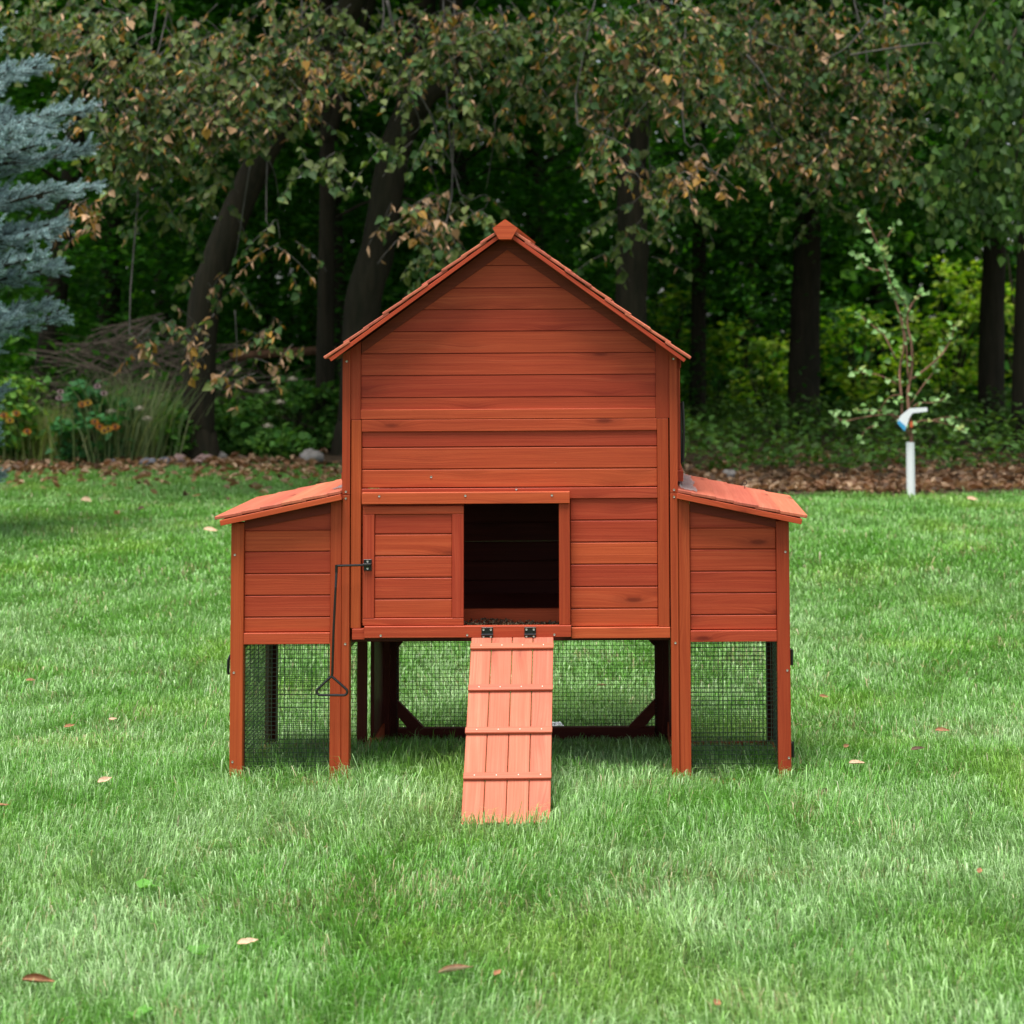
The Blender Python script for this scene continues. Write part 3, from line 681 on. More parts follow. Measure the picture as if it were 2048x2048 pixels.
A2 = [(730, 50, 90, 60, 90, 9.3, .1), (880, 40, 110, 60, 170, 9.0, .35), (960, 100, 110, 80, 220, 8.9, .22), (640, 320, 60, 40, 45, 8.7, .02), (880, 110, 70, 60, 80, 9, .1),
      (730, 130, 90, 60, 80, 9.2, .15), (1010, 200, 90, 70, 110, 9.1, .3), (880, 240, 80, 30, 40, 8.9, .1), (870, 415, 100, 45, 130, 8.8, .45), (860, 500, 45, 45, 50, 8.9, .1), (800, 275, 70, 25, 30, 8.7, .05),
      (1080, 60, 110, 90, 190, 9.0, .25), (1130, 150, 90, 80, 150, 9.1, .3), (960, 430, 50, 40, 22, 9.0, .1)]
A3 = [(1220, 60, 120, 80, 230, 9.0, .3), (1350, 80, 120, 90, 280, 8.9, .35), (1490, 60, 130, 90, 300, 9.0, .38), (1640, 60, 130, 90, 300, 8.9, .38), (1770, 90, 90, 90, 160, 9.1, .35),
      (1200, 300, 60, 40, 70, 8.6, .6), (1250, 190, 90, 60, 110, 9.0, .3), (1380, 180, 90, 60, 140, 9.0, .3), (1540, 170, 120, 80, 260, 8.8, .35), (1680, 190, 120, 80, 260, 8.9, .35), (1800, 210, 70, 70, 110, 9.0, .35),
      (1580, 290, 110, 40, 170, 8.7, .45), (1700, 300, 100, 50, 150, 8.9, .25), (1430, 330, 90, 35, 65, 8.7, .75), (1340, 390, 60, 40, 60, 9.0, .15), (1270, 470, 60, 60, 45, 9.2, .1), (1290, 350, 60, 60, 40, 9.2, .15),
      (1800, 330, 60, 40, 80, 9.0, .3), (1620, 400, 90, 50, 50, 9.4, .0)]
linden('leaning linden on the left, dark slanted trunk, brownish leaves above the blue spruce', (395, 850), [(405, 640, 0), (435, 520, 0), (500, 360, 0), (590, 190, -.2), (690, 30, -.4), (760, -90, -.6)], 13.5, .16, .12, A1,
       [([(500, 330), (492, 420), (470, 500), (462, 540)], 9.0, .008), ([(510, 280), (545, 340), (560, 420)], 9, .006), ([(470, 620), (468, 700), (470, 760)], 8.9, .007), ([(60, 330), (110, 300), (150, 250)], 9.3, .008), ([(380, 60), (300, 130), (230, 170)], 9, .012), ([(480, 60), (430, 150), (400, 240)], 9, .012)],
       shade=(-6.5, 12.5, 4.8, 9, 3.6, 600))
linden('linden with a dark forked trunk just left of the coop ridge', (712, 850), [(722, 640, 0), (757, 489, 0), (787, 308, 0), (820, 217, 0), (840, 72, 0), (850, -70, 0)], 14.0, .19, .13, A2,
       [([(774, 0), (800, 90), (821, 145), (868, 225), (886, 286), (922, 359)], 8.8, .014), ([(826, 150), (828, 200), (832, 250), (820, 270)], 8.8, .007), ([(884, 280), (886, 320), (890, 350)], 8.8, .007), ([(998, 10), (1012, 80), (1027, 130)], 8.9, .011), ([(980, 200), (995, 250), (975, 340), (972, 380)], 8.9, .006), ([(1030, 20), (1060, 60), (1090, 90)], 9, .008), ([(850, 300), (862, 350), (878, 392)], 9, .006), ([(955, 250), (930, 300), (912, 330)], 9, .005)],
       extra=[([(805, 260, 0), (850, 190, -.2), (893, 150, -.2), (900, 40, -.2), (905, -60, -.2)], .13, .11)], shade=(-1.2, 11.5, 4.8, 9, 3.6, 1300))
A3 = [(a, b_, c, d, e, Y+(1.3 if a > 1450 else 0), g) for a, b_, c, d, e, Y, g in A3]
linden('linden over the right of the lawn with pale brown seed bracts all through its leaves', (1268, 860), [(1262, 600, 0), (1268, 500, 0), (1262, 380, 0), (1280, 200, -.1), (1310, 40, -.2), (1330, -80, -.3)], 14.5, .17, .12, A3,
       [([(1493, 110), (1528, 155), (1534, 200), (1545, 245), (1568, 281)], 8.8, .011), ([(1500, 60), (1496, 100), (1493, 112)], 8.8, .010), ([(1212, 178), (1212, 225), (1208, 270)], 8.8, .009), ([(1290, 150), (1300, 260), (1292, 340), (1310, 400)], 9.1, .007), ([(1740, 40), (1690, 95), (1645, 120)], 8.9, .010), ([(1700, 110), (1790, 95), (1880, 86), (1883, 110)], 8.9, .009), ([(1528, 160), (1560, 190), (1580, 205)], 8.8, .007), ([(1545, 245), (1540, 268), (1510, 275)], 8.8, .005), ([(1510, 75), (1550, 90), (1590, 100)], 8.9, .007), ([(1300, 330), (1345, 370), (1400, 420)], 9.1, .005)],
       shade=(3.8, 14.5, 4.8, 9, 3.4, 700))
# dead hanging tips drawn as their own side twigs come with the branches above

# ---- green tree at the right edge
b = at(2150, 900, 10.5); b.z = float(gz(b.x, 10.5)); root = tree_thing('elm_tree', b, 'fresh green tree with long drooping leaves at the right edge', 'tree')
mb = MB(); limb(mb, [b, b+Vector((-.05, 0, 1.5)), b+Vector((-.1, 0, 3)), b+Vector((-.2, -.2, 5))], .14, .07, 10)
for q in ((1930, 90), (1980, 200), (1920, 320), (2030, 330)): e = at(*q, 9.6); limb(mb, [b+Vector((-.1, 0, 2.6)), (b+e)/2+Vector((0, 0, 2.2)), e], .03, .006, 6)
reparent(mb.build('trunk', BARK, None, sm=True), root)
P = []; T = []; Nn = []
for (cx, cy, rx, ry, n) in ((1960, 60, 110, 90, 330), (2010, 190, 90, 110, 360), (1930, 200, 60, 80, 150), (1960, 320, 90, 60, 280), (1880, 370, 70, 30, 110), (2040, 370, 60, 60, 180), (1960, 430, 80, 40, 150), (2040, 450, 50, 40, 110), (1890, 130, 60, 70, 120), (2100, 200, 120, 200, 500)):
    for _ in range(n//10):
        c = at(cx+random.gauss(0, rx*.55), cy+random.gauss(0, ry*.55), random.uniform(9.0, 10.4))
        for _ in range(10):
            P.append(c+Vector((random.gauss(0, .10), random.gauss(0, .12), random.gauss(0, .07)))); d = Vector((random.uniform(-.5, .5), random.uniform(-.5, .3), -random.uniform(.4, 1.2))).normalized(); T.append(d)
            nn = Vector((random.uniform(-1.2, 1.2), random.uniform(-1, .4), random.uniform(-.2, 1.1))); Nn.append((nn-d*nn.dot(d)).normalized())
P = np.array(P); lf = leafmesh(P, np.array(T), np.array(Nn), rng.uniform(.045, .10, len(P)), palette(len(P), [(.05, .115, .024), (.07, .14, .03), (.12, .18, .04), (.03, .07, .018)], (2, 2, 1, 3), .35), 'crown', LEAF, None, 'heart', .2)
reparent(lf, root)

# ---- woodland trees further back
FG = [(.020, .085, .010), (.032, .13, .014), (.055, .19, .02), (.11, .28, .03)]
def wood_tree(px, Y, r, label, lean=0, fork=False, ht=7.5, nl=12600, seed=0, cw=2.4, top=None):
    b = at(px, 860, Y); b.z = float(gz(b.x, Y)); root = tree_thing('woodland_tree', b, label, 'tree', 'trees in the dark wood')
    mb = MB(); tp = b+Vector((lean, random.uniform(-.3, .3), ht)); mid = b.lerp(tp, .5)+Vector((random.uniform(-.12, .12), 0, 0))
    limb(mb, [b-Vector((0, 0, .2)), b.lerp(mid, .3), mid, tp], r*1.15, r*.6, 10, 6, .08)
    if fork: limb(mb, [mid-Vector((0, 0, .6)), mid+Vector((.35, 0, .5)), mid+Vector((.8, -.1, 2.2)), mid+Vector((1.1, 0, 4))], r*.7, r*.4, 8)
    for _ in range(9):
        f = random.uniform(.3, .95); s0 = b.lerp(tp, f); a = random.uniform(0, 2*math.pi); l = random.uniform(.8, 2.0)
        limb(mb, [s0, s0+Vector((math.cos(a)*l*.5, math.sin(a)*l*.5, l*.25)), s0+Vector((math.cos(a)*l, math.sin(a)*l, l*.15))], r*.22, .008, 5, 3)
    reparent(mb.build('trunk', BARK, None, sm=True), root)
    # layered sprays of leaves
    if px > 1420 and Y > 18: nl = 5000
    if px == 650: nl = 3500
    nc = nl//70; P = []
    cen = np.stack([b.x+lean*.5+rng.normal(0, cw*.55, nc), Y+rng.normal(0, 1.1, nc), b.z+rng.uniform(2.3 if px > 1420 else 3.2 if px == 650 else .5, 7.2, nc)], -1)
    rep = np.repeat(cen, 70, 0); off = rng.normal(0, 1, (len(rep), 3))*np.array([.42, .42, .13]); off[:, 2] -= .25*np.abs(off[:, 0])
    P = rep+off; colr = palette(len(P), FG, (3, 4, 3, 1), .3); sz = rng.uniform(.075, .14, len(P))
    Ps, ss = shade_crown(b.x, Y, b.z+6.0, b.z+10.5, 2.9, 40 if px > 1300 and Y > 15 else 350 if 800 < px < 1300 else 1000, size=(.35, .65)); P = np.concatenate([P, Ps]); sz = np.concatenate([sz, ss]); colr = np.concatenate([colr, palette(len(Ps), FG, (3, 4, 3, 1))])
    reparent(cards(P, sz, colr, 'crown', LEAFW, .45, shape='quad', curl=.1), root); return root
WT = [(650, 14.6, .095, 'straight slim trunk with a small fork standing directly left of the coop roof', -.1, True),
      (75, 16.5, .14, 'leaning brown trunk half hidden by the blue spruce', .9, False),
      (690, 17.5, .08, 'slim dark trunk right behind the straight forked one', -.1, False),
      (200, 19, .15, 'woodland tree behind the brush pile', .3, False),
      (330, 23, .13, 'distant woodland tree between the brush pile and the leaning linden', -.2, False),
      (520, 20, .10, 'thin woodland tree right of the leaning linden', .2, False),
      (900, 19.5, .12, 'woodland tree hidden low behind the left roof slope', .2, False),
      (1080, 22, .14, 'woodland tree rising behind the coop ridge', -.1, False),
      (1395, 18.5, .10, 'dark trunk nearest the right eave of the coop', .0, False),
      (1500, 27, .12, 'far slender trunk between the two thick dark trunks on the right', .1, False),
      (1606, 17.5, .185, 'thickest dark trunk midway between coop and sapling', .05, False),
      (1770, 27, .09, 'thin far trunk behind the sapling', -.1, False),
      (1980, 17, .15, 'dark trunk with lit yellow green foliage on both sides, right of the sapling', .05, False),
      (2045, 14, .12, 'brown trunk cut by the right edge of the photo', .1, False)]
for px, Y, r, lb, ln, fk in WT: wood_tree(px, Y, r, lb, ln, fk)
# far wood: one mass
n = 165000
nc = 2800; cx = rng.uniform(-19, 17, nc); cy = rng.uniform(26, 38, nc); cz = -1.6+14.5*rng.random(nc)**1.5
rep = rng.integers(0, nc, n); P = np.stack([cx[rep]+rng.normal(0, .7, n), cy[rep]+rng.normal(0, .6, n), cz[rep]+rng.normal(0, .4, n)], -1)
tag(cards(P, rng.uniform(.24, .46, n), palette(n, FG, (2, 3, 3, 2), .3), 'far_woodland', LEAFW, .3), 'distant dark green wood behind the tree trunks', 'woodland', kind='stuff')
# sunlit bushes in the clearing beyond the trunks
def bush(name, x, y, r, h, n, cols, label, size=(.06, .11), grp=None, cat='bush', shape='quad', base=None):
    z0 = float(gz(x, y)) if base is None else base; root = tree_thing(name, (x, y, z0), label, cat, grp)
    mb = MB()
    for _ in range(9):
        a = random.uniform(0, 6.28); l = random.uniform(.3, .8); limb(mb, [Vector((x, y, z0-.03)), Vector((x+math.cos(a)*r*l*.4, y+math.sin(a)*r*l*.4, z0+h*.45)), Vector((x+math.cos(a)*r*l, y+math.sin(a)*r*l, z0+h*random.uniform(.6, .95)))], .02*h/2+.003, .003, 5, 3)
    reparent(mb.build('stem', BARK, None), root)
    nc = max(6, n//45); ca = rng.uniform(0, 6.28, nc); cq = np.sqrt(rng.random(nc))*r*.85; czz = z0+h*(.12+.85*rng.random(nc)*(1-.45*(cq/r)**2))
    rep = rng.integers(0, nc, n); cc = np.stack([x+cq*np.cos(ca), y+cq*np.sin(ca), czz], -1)[rep]
    P = cc+rng.normal(0, 1, (n, 3))*np.array([.13, .13, .09])*max(r, .5)
    P[:, 2] = np.maximum(P[:, 2], z0+.02)
    reparent(cards(P, rng.uniform(size[0], size[1], n), palette(n, cols, [1]*len(cols), .3), 'foliage', LEAFW if name == 'sunlit_bush' else LEAF, .3, shape=shape), root); return root
LIT = [(.20, .34, .02), (.12, .26, .02), (.32, .42, .05)]
for i, (px, Y, r, h, lb) in enumerate(((1430, 21, .7, 1.6, 'sunlit yellow green bush right of the coop wall'), (1720, 21.5, .8, 1.7, 'sunlit yellow green bush behind the sapling stem'), (1900, 21, .9, 2.3, 'brightest sunlit bush between sapling and right trunk'), (2045, 21, .9, 2.8, 'sunlit bush at the right edge behind the trunks'), (1530, 22, .7, 1.4, 'low sunlit bush left of the thickest dark trunk'), (600, 21, .8, 2.9, 'sunlit bush glimpsed left of the straight forked trunk'), (1340, 21, .6, 2.4, 'sunlit sapling foliage glimpsed above the right roof slope'))):
    q = at(px, 800, Y); bush('sunlit_bush', q.x, Y, r, h, 750, LIT, lb, (.08, .15), 'sunlit bushes in the wood')
# hedge-like undergrowth along the bed: stuff
n = 26000; ux = rng.uniform(-7, 7.5, n); uy = rng.uniform(0, 1, n)**1.3; uy = np.where(ux > -1.2, 11.3+uy*9.5, 14.2+uy*3.4); hh = .10+.50*vnoise(ux, uy, .45, 31)**1.5+sstep(12.5, 15, uy)*np.where(ux > 0, .05, .35)
P = np.stack([ux, uy, gz(ux, uy)+.03+hh*rng.random(n)**.8], -1)
tag(cards(P, rng.uniform(.05, .10, n), palette(n, [(.045, .12, .02), (.07, .17, .03), (.12, .24, .04), (.08, .14, .04)], (3, 3, 2, 2)), 'undergrowth', LEAF, .5, shape='quad'), 'low dark green ground plants under the trees', 'undergrowth', kind='stuff')
# leaf litter
n = 14000; lx = rng.uniform(-7, 7, n); e_ = lawn_edge(lx); ly = e_+rng.exponential(1.0, n)-np.where(lx < -.3, 1.0+rng.exponential(.8, n), -.12); k = rng.random(n) < (.25+.9*vnoise(lx, ly, .6, 33))*np.where(lx < -.6, .42, 1); lx, ly = lx[k], ly[k]; n = len(lx)
P = np.stack([lx, ly, gz(lx, ly)+np.where(ly > lawn_edge(lx), .035, .04)+rng.random(n)*.02], -1)
tag(cards(P, rng.uniform(.05, .10, n), palette(n, [(.34, .22, .13), (.24, .13, .07), (.44, .31, .20), (.13, .08, .05)], (3, 3, 2, 2)), 'leaf_litter', DRY, .8, shape='curl', curl=.09), 'dry brown fallen leaves covering the garden bed', 'leaf litter', kind='stuff')

# ================================================================== BLUE SPRUCE
def spruce():
    Y = 6.6; b = at(-185, 1030, Y); b.z = float(gz(b.x, Y)); root = tree_thing('blue_spruce', b, 'silvery blue spruce reaching in from the left edge', 'tree')
    mb = MB(); H = 4.6; limb(mb, [b-Vector((0, 0, .1)), b+Vector((0, 0, 2)), b+Vector((0, 0, H))], .08, .012, 10)
    NP = []; ND = []; NC = []
    tw = MB()
    def shoot(p, d, l, young):
        """a finger of needles"""
        e = p+d*l; tw.tube([p, e], [.0035, .002], 4, cap=False)
        n = int(l*1250); f = rng.random(n); base = np.array(p)[None]*(1-f[:, None])+np.array(e)[None]*f[:, None]
        q = rng.normal(0, 1, (n, 3)); dn = np.array(d); q -= dn*(q@dn)[:, None]; q /= np.linalg.norm(q, axis=1)[:, None]
        dd = q*.85+dn*(.35+.6*f[:, None]**3); dd /= np.linalg.norm(dd, axis=1)[:, None]
        NP.append(base); ND.append(dd*(.025-.009*f[:, None])); c = np.array([.40, .56, .57]) if young else np.array([.25, .38, .37])
        NC.append(c[None]*random.uniform(.72, 1.25)*rng.uniform(.75, 1.25, (n, 1)))
    z = .38
    while z < H-.3:
        L0 = float(np.interp(z, [.3, 1.1, 1.25, 1.7, 2.3, 2.75, 2.95, 3.2, 4.6], [.46, .48, .80, .88, 1.03, .92, .55, .35, .1]))
        nb = 12
        for k in range(nb):
            a = 2*math.pi*(k+random.random()*.7)/nb; dirh = Vector((math.cos(a), math.sin(a), 0)); l = L0*random.uniform(.85, 1.12)
            if dirh.x < -.35 and True: l *= .8
            s0 = b+Vector((0, 0, z+random.uniform(-.06, .06))); pts = [s0, s0+dirh*l*.5+Vector((0, 0, -.05)), s0+dirh*l+Vector((0, 0, .04*l))]
            lp = limb(mb, pts, .018, .005, 6, 5)
            if dirh.x < -.4: continue      # far side twigs are out of every view
            m_ = int(l/.040)
            for j in range(m_):
                f = .22+.78*(j+1)/m_; i = min(int(f*(len(lp)-1)), len(lp)-2); p = lp[i].lerp(lp[i+1], f*(len(lp)-1)-i)
                sd_ = Vector((-dirh.y, dirh.x, 0))*(1 if j % 2 else -1); ll = (.06+.26*(1-f))*random.uniform(.6, 1.2)
                d = (dirh*random.uniform(.4, 1)+sd_*random.uniform(.2, 1)+Vector((0, 0, random.uniform(-.35, .5)))).normalized(); tw.tube([p, p+d*ll], [.004, .002], 4, cap=False)
                for g in range(2+int(ll/.055)):
                    b2 = p+d*ll*random.uniform(.25, 1.0); d2 = (d*.6+dirh*.35+Vector((random.uniform(-.6, .6), random.uniform(-.6, .6), random.uniform(-.15, .85)))).normalized()
                    shoot(b2, d2, random.uniform(.05, .115), d2.z > .2 or f > .7)
            shoot(pts[-1], (dirh+Vector((0, 0, .15))).normalized(), .10, True)
        z += .25
    reparent(mb.build('trunk', BARK, None, sm=True), root); reparent(tw.build('branches', BARK, None), root)
    P = np.concatenate(NP); D = np.concatenate(ND); C = np.concatenate(NC); n = len(P)
    s = np.cross(D, rng.normal(0, 1, (n, 3))); s /= np.linalg.norm(s, axis=1)[:, None]; s *= .0019
    V = np.empty((n, 3, 3), np.float32); V[:, 0] = P-s; V[:, 1] = P+s; V[:, 2] = P+D
    F = (np.arange(n)*3)[:, None]+np.array([0, 1, 2])
    reparent(polymesh('needles', V.reshape(-1, 3), [F], NEEDLE, None, np.repeat(C, 3, 0), sm=False), root)
    print('needles', n)
spruce()

# ================================================================== SAPLING
def sapling():
    Y = 9.1; b = at(1822, 996, Y); b.z = 0.0; root = tree_thing('young_apple_tree', b, 'thin young fruit tree in a white trunk guard on the right of the lawn', 'tree')
    pt = lambda zx, zy: at(1600+zx/2.926, 380+zy/2.926, Y)
    mb = MB(); r = .010
    stems = [([(655, 1560), (650, 1400), (635, 1300), (632, 1180), (655, 1050), (650, 900), (630, 800), (632, 715)], .013, .006),
             ([(650, 1440), (605, 1370), (590, 1200), (585, 1060), (610, 900), (590, 760), (545, 600), (500, 430), (475, 350)], .010, .005),
             ([(475, 350), (440, 290), (395, 185), (375, 140)], .006, .003), ([(480, 345), (510, 280), (545, 225)], .005, .003),
             ([(470, 470), (420, 465), (370, 430), (355, 380)], .005, .003), ([(632, 715), (655, 670), (690, 625), (715, 615)], .005, .003), ([(632, 715), (605, 650), (570, 610), (545, 560)], .006, .003),
             ([(660, 1105), (740, 1045), (820, 970), (860, 920), (890, 860), (900, 790)], .007, .003), ([(645, 1265), (680, 1200), (730, 1130), (780, 1070), (800, 1010)], .005, .003),
             ([(655, 1395), (690, 1355), (760, 1350), (860, 1370), (965, 1410)], .006, .003), ([(660, 1270), (700, 1245), (790, 1245), (855, 1215)], .005, .003),
             ([(580, 1330), (540, 1315), (440, 1320), (340, 1335), (255, 1352), (200, 1310)], .007, .003), ([(440, 1380), (390, 1400), (345, 1460)], .004, .002), ([(590, 1200), (540, 1205), (495, 1240), (465, 1300)], .004, .003),
             ([(575, 1140), (520, 1110), (450, 1080), (380, 1075), (320, 1050)], .005, .002), ([(560, 990), (530, 930), (490, 850), (420, 790), (350, 730)], .006, .003), ([(632, 1100), (620, 900), (600, 750)], .006, .004),
             ([(760, 1350), (850, 1330), (925, 1330)], .003, .002), ([(605, 1370), (500, 1300), (400, 1290), (330, 1290)], .004, .002)]
    tips = []
    for k, (s, r0, r1) in enumerate(stems):
        pp = [pt(*q)+Vector((0, .02*math.sin(i*2.1+k), 0)) for i, q in enumerate(s)]; tips.append((limb(mb, pp, r0*1.2, r1*1.2, 6, 4, .05), k))
    reparent(mb.build('stem', BARKR, None, sm=True), root)
    P = []; T = []; Nn = []
    for lp, k in tips:
        m_ = len(lp); dens = {0: .5, 1: 2.0, 2: 1.5, 6: 2, 16: 1}.get(k, 1.1)
        for j in range(m_):
            tip = j > m_*.72; 
            if k == 0 and j < 8: continue
            cnt = int(dens*(1.9 if tip else .40)+random.random())
            for _ in range(cnt):
                p = lp[j]+Vector((random.gauss(0, .02), random.gauss(0, .02), random.gauss(0, .02)))
                d = Vector((random.uniform(-1, 1), random.uniform(-.7, .4), random.uniform(-.4, .9))).normalized(); nn = Vector((random.uniform(-.5, .5), -random.uniform(.2, 1), random.uniform(.2, 1))); nn = (nn-d*nn.dot(d)).normalized()
                P.append(p); T.append(d); Nn.append(nn)
    P = np.array(P); reparent(leafmesh(P, np.array(T), np.array(Nn), rng.uniform(.032, .058, len(P)), palette(len(P), [(.20, .38, .12), (.27, .44, .18), (.34, .42, .14)], (3, 3, 1), .2), 'leaves', LEAF, None, 'heart', .14), root)
    mb = MB(); n = 16   # spiral white guard: hollow tube
    pts = [(b.x, Y, .0), (b.x, Y, .1), (b.x, Y, .25), (b.x, Y, .415)]
    g = tag(mb.tube(pts, [.032, .0325, .032, .0315], 16, cap=False).tube([pts[-1], pts[-1]], [.0315, .026], 16, cap=False).build('trunk_guard', WHITEP, None, sm=True))
    reparent(g, root)
    # folded white label with a blue end
    A = [pt(*q) for q in ((640, 1285), (735, 1272), (738, 1292), (650, 1302))]
    V = []; F = []
    def slab(q, d=.006):
        i = len(V); 
        for v in q: V.append(v+Vector((0, -.075, 0)))
        for v in q: V.append(v+Vector((0, -.075+d, 0)))
        m = len(q); F.append(tuple(range(i+m-1, i-1, -1))); F.append(tuple(range(i+m, i+2*m)))
        for a in range(m): c = (a+1) % m; F.append((i+a, i+c, i+c+m, i+a+m))
    slab([pt(*q) for q in ((635, 1275), (735, 1270), (738, 1293), (650, 1303), (632, 1330), (612, 1395), (562, 1350), (585, 1315))])
    me = bpy.data.meshes.new('plant_tag'); me.from_pydata(V, [], F); me.materials.append(WHITEP); o = bpy.data.objects.new('plant_tag', me); COL.objects.link(o)
    V.clear(); F.clear(); slab([pt(*q)+Vector((0, -.004, 0)) for q in ((570, 1343), (612, 1380), (605, 1410), (562, 1362))], .012)
    m2 = bpy.data.meshes.new('blue_end'); m2.from_pydata(V, [], F); m2.materials.append(mat('tag_blue', (.05, .33, .62), .5)); o2 = bpy.data.objects.new('blue_end', m2); COL.objects.link(o2); o2.parent = o
    V.clear(); F.clear(); slab([pt(*q) for q in ((636, 1352), (652, 1352), (652, 1385), (636, 1385))], .01)
    m3 = bpy.data.meshes.new('orange_tie'); m3.from_pydata(V, [], F); m3.materials.append(mat('tie_orange', (.6, .10, .03), .6)); o3 = bpy.data.objects.new('orange_tie', m3); COL.objects.link(o3); o3.parent = o
    tag(o, 'white and blue plastic tag hung on the young fruit tree', 'tag')
sapling()

# ================================================================== BRUSH PILE, ROCKS, FLOWERS
def brush():
    q = at(330, 800, 15.2); root = tag(empty('brush_pile', (q.x, 15.2, float(gz(q.x, 15.2)))), 'heap of bare grey brown cut branches under the trees at left', 'brush pile')
    mb = MB()
    for _ in range(330):
        px = random.triangular(20, 590, 260); top = 1-abs(px-250)/380; py = random.uniform(800-150*max(top, .12), 850)
        c = at(px, py, random.uniform(14.3, 15.8)); a = random.gauss(0, .45)+(-.25 if px > 300 else .15); l = random.uniform(.3, 1.2)
        d = Vector((math.cos(a)*random.choice((-1, 1)), random.uniform(-.4, .4), math.sin(a)*.8)); r = random.choice((.004, .006, .009, .013))
        e = c+d*l*.5; s_ = c-d*l*.5; m_ = (s_+e)/2+Vector((0, 0, random.uniform(-.07, .09)))
        for v in (s_, e, m_): v.z = max(v.z, float(gz(v.x, v.y))+.02)
        limb(mb, [s_, m_, e], r, r*.45, 5, 3)
    reparent(mb.build('sticks', barkm('stick_bark', (.09, .065, .05), (.28, .21, .17), 3), None), root)
    mb = MB(); limb(mb, [at(460, 715, 15.0), at(560, 706, 15.1), at(670, 700, 15.3)], .05, .045, 8); reparent(mb.build('log', barkm('log_bark', (.10, .045, .025), (.22, .10, .06)), None), root)
brush()
def rock(px, py, Y, wx, hz, label, c=None):
    p = at(px, py, Y); p.z = float(gz(p.x, Y))+.02; n = 12; m = 8; V = []; F = []
    for j in range(m+1):
        for i in range(n):
            a = 2*math.pi*i/n; e = math.pi*j/m-math.pi/2; s = 1+.16*math.sin(a*2+px)+.10*math.sin(a*3+j)+random.uniform(-.05, .05)
            V.append((wx/2*s*math.cos(a)*math.cos(e)**.8 if math.cos(e) > 0 else 0, wx*.38*s*math.sin(a)*abs(math.cos(e))**.8, hz*.5*(1+math.sin(e))*s*.9-hz*.12))
    for j in range(m):
        for i in range(n): F.append((j*n+i, j*n+(i+1) % n, (j+1)*n+(i+1) % n, (j+1)*n+i))
    me = bpy.data.meshes.new('rock'); me.from_pydata(V, [], F); smooth(me)
    mm = STONE if c is None else c; me.materials.append(mm); o = bpy.data.objects.new('rock', me); COL.objects.link(o); o.location = p; tag(o, label, 'rock', 'stones edging the garden bed')
PINK = groundm('pink_stone', [(.3, (.20, .13, .12)), (.6, (.36, .26, .24)), (.8, (.42, .33, .30))], 14); DARKS = groundm('slate_stone', [(.3, (.10, .11, .13)), (.6, (.19, .2, .23)), (.8, (.28, .29, .31))], 14)
for a in ((625, 918, 12.9, .22, .13, 'largest pale boulder, alone beside the left corner of the coop'), (227, 923, 12.75, .09, .06, 'small slate stone left end of the stone row'), (295, 932, 12.55, .15, .08, 'dark slate stone in the stone row'),
          (327, 930, 12.7, .11, .07, 'grey stone second from the dark slate in the row'), (357, 922, 12.85, .15, .10, 'pale round stone mid row beside the reddish one'), (408, 916, 13.1, .16, .08, 'reddish brown flat stone in the stone row'),
          (443, 908, 13.5, .13, .08, 'grey brown stone at the right end of the stone row'), (395, 926, 12.8, .12, .05, 'low greenish stone in front of the reddish stone'), (1460, 940, 11.0, .13, .07, 'pale grey stone among brown leaves right of the coop')):
    rock(*a, c=PINK if 'reddish' in a[-1] else DARKS if 'slate' in a[-1] else None)
# border plants at the left
def plantgrass(px, Y, w_, h, n, cols, label):
    p = at(px, 900, Y); p.z = float(gz(p.x, Y)); x = p.x+rng.normal(0, w_*.3, n); y = Y+rng.normal(0, w_*.25, n); hh = h*rng.uniform(.6, 1.1, n); a = rng.uniform(0, 6.28, n); ln = rng.uniform(.05, .4, n)*h
    P0 = np.stack([x, y, gz(x, y)], -1); D = np.stack([np.cos(a)*ln+(x-p.x)*.5, np.sin(a)*ln, hh], -1); s = np.stack([np.sin(a+1), np.cos(a+1), 0*a], -1)*.006
    V = np.empty((n, 5, 3), np.float32); V[:, 0] = P0-s; V[:, 1] = P0+s; m_ = P0+D*np.array([.35, .35, .6]); V[:, 2] = m_-s; V[:, 3] = m_+s; V[:, 4] = P0+D
    b_ = (np.arange(n)*5)[:, None]; root = polymesh('tall_grass_clump', V.reshape(-1, 3), [b_+np.array([0, 1, 3, 2]), b_+np.array([2, 3, 4])], LEAF, None, np.repeat(palette(n, cols, [1]*len(cols)), 5, 0))
    tag(root, label, 'ornamental grass')
plantgrass(255, 13.2, .75, .85, 420, [(.20, .28, .11), (.28, .32, .15), (.14, .22, .08)], 'tall upright blue green grass clump in front of the brush pile')
plantgrass(100, 13.3, .7, .55, 700, [(.28, .38, .09), (.42, .42, .18)], 'shorter yellowish grass clump at the left edge')
GP = [(.07, .20, .04), (.11, .28, .05), (.16, .34, .06)]
for px, Y, r, h, lb, cols in ((30, 13.2, .45, .95, 'light green leafy plant with orange flowers at the left edge', [(.18, .30, .04)]+GP), (185, 13.0, .35, .8, 'bright green broad leaved plant right of the tall grass clump', [(.05, .19, .06), (.07, .23, .07)]), (330, 13.6, .5, .55, 'low green plant with cream flower heads behind the stone row', GP),
                        (470, 14.2, .55, .6, 'bushy green plant behind the reddish stone', GP), (590, 14.4, .5, .85, 'green plant with cream flower heads beside the straight trunk', GP), (420, 13.9, .35, .4, 'small green plant above the right end of the stone row', GP), (560, 13.6, .3, .25, 'low plant left of the largest boulder', GP)):
    q = at(px, 900, Y); bush('garden_plant', q.x, Y, r, h, 1100, cols, lb, (.05, .10), 'flowering plants in the border', 'plant', 'heart')
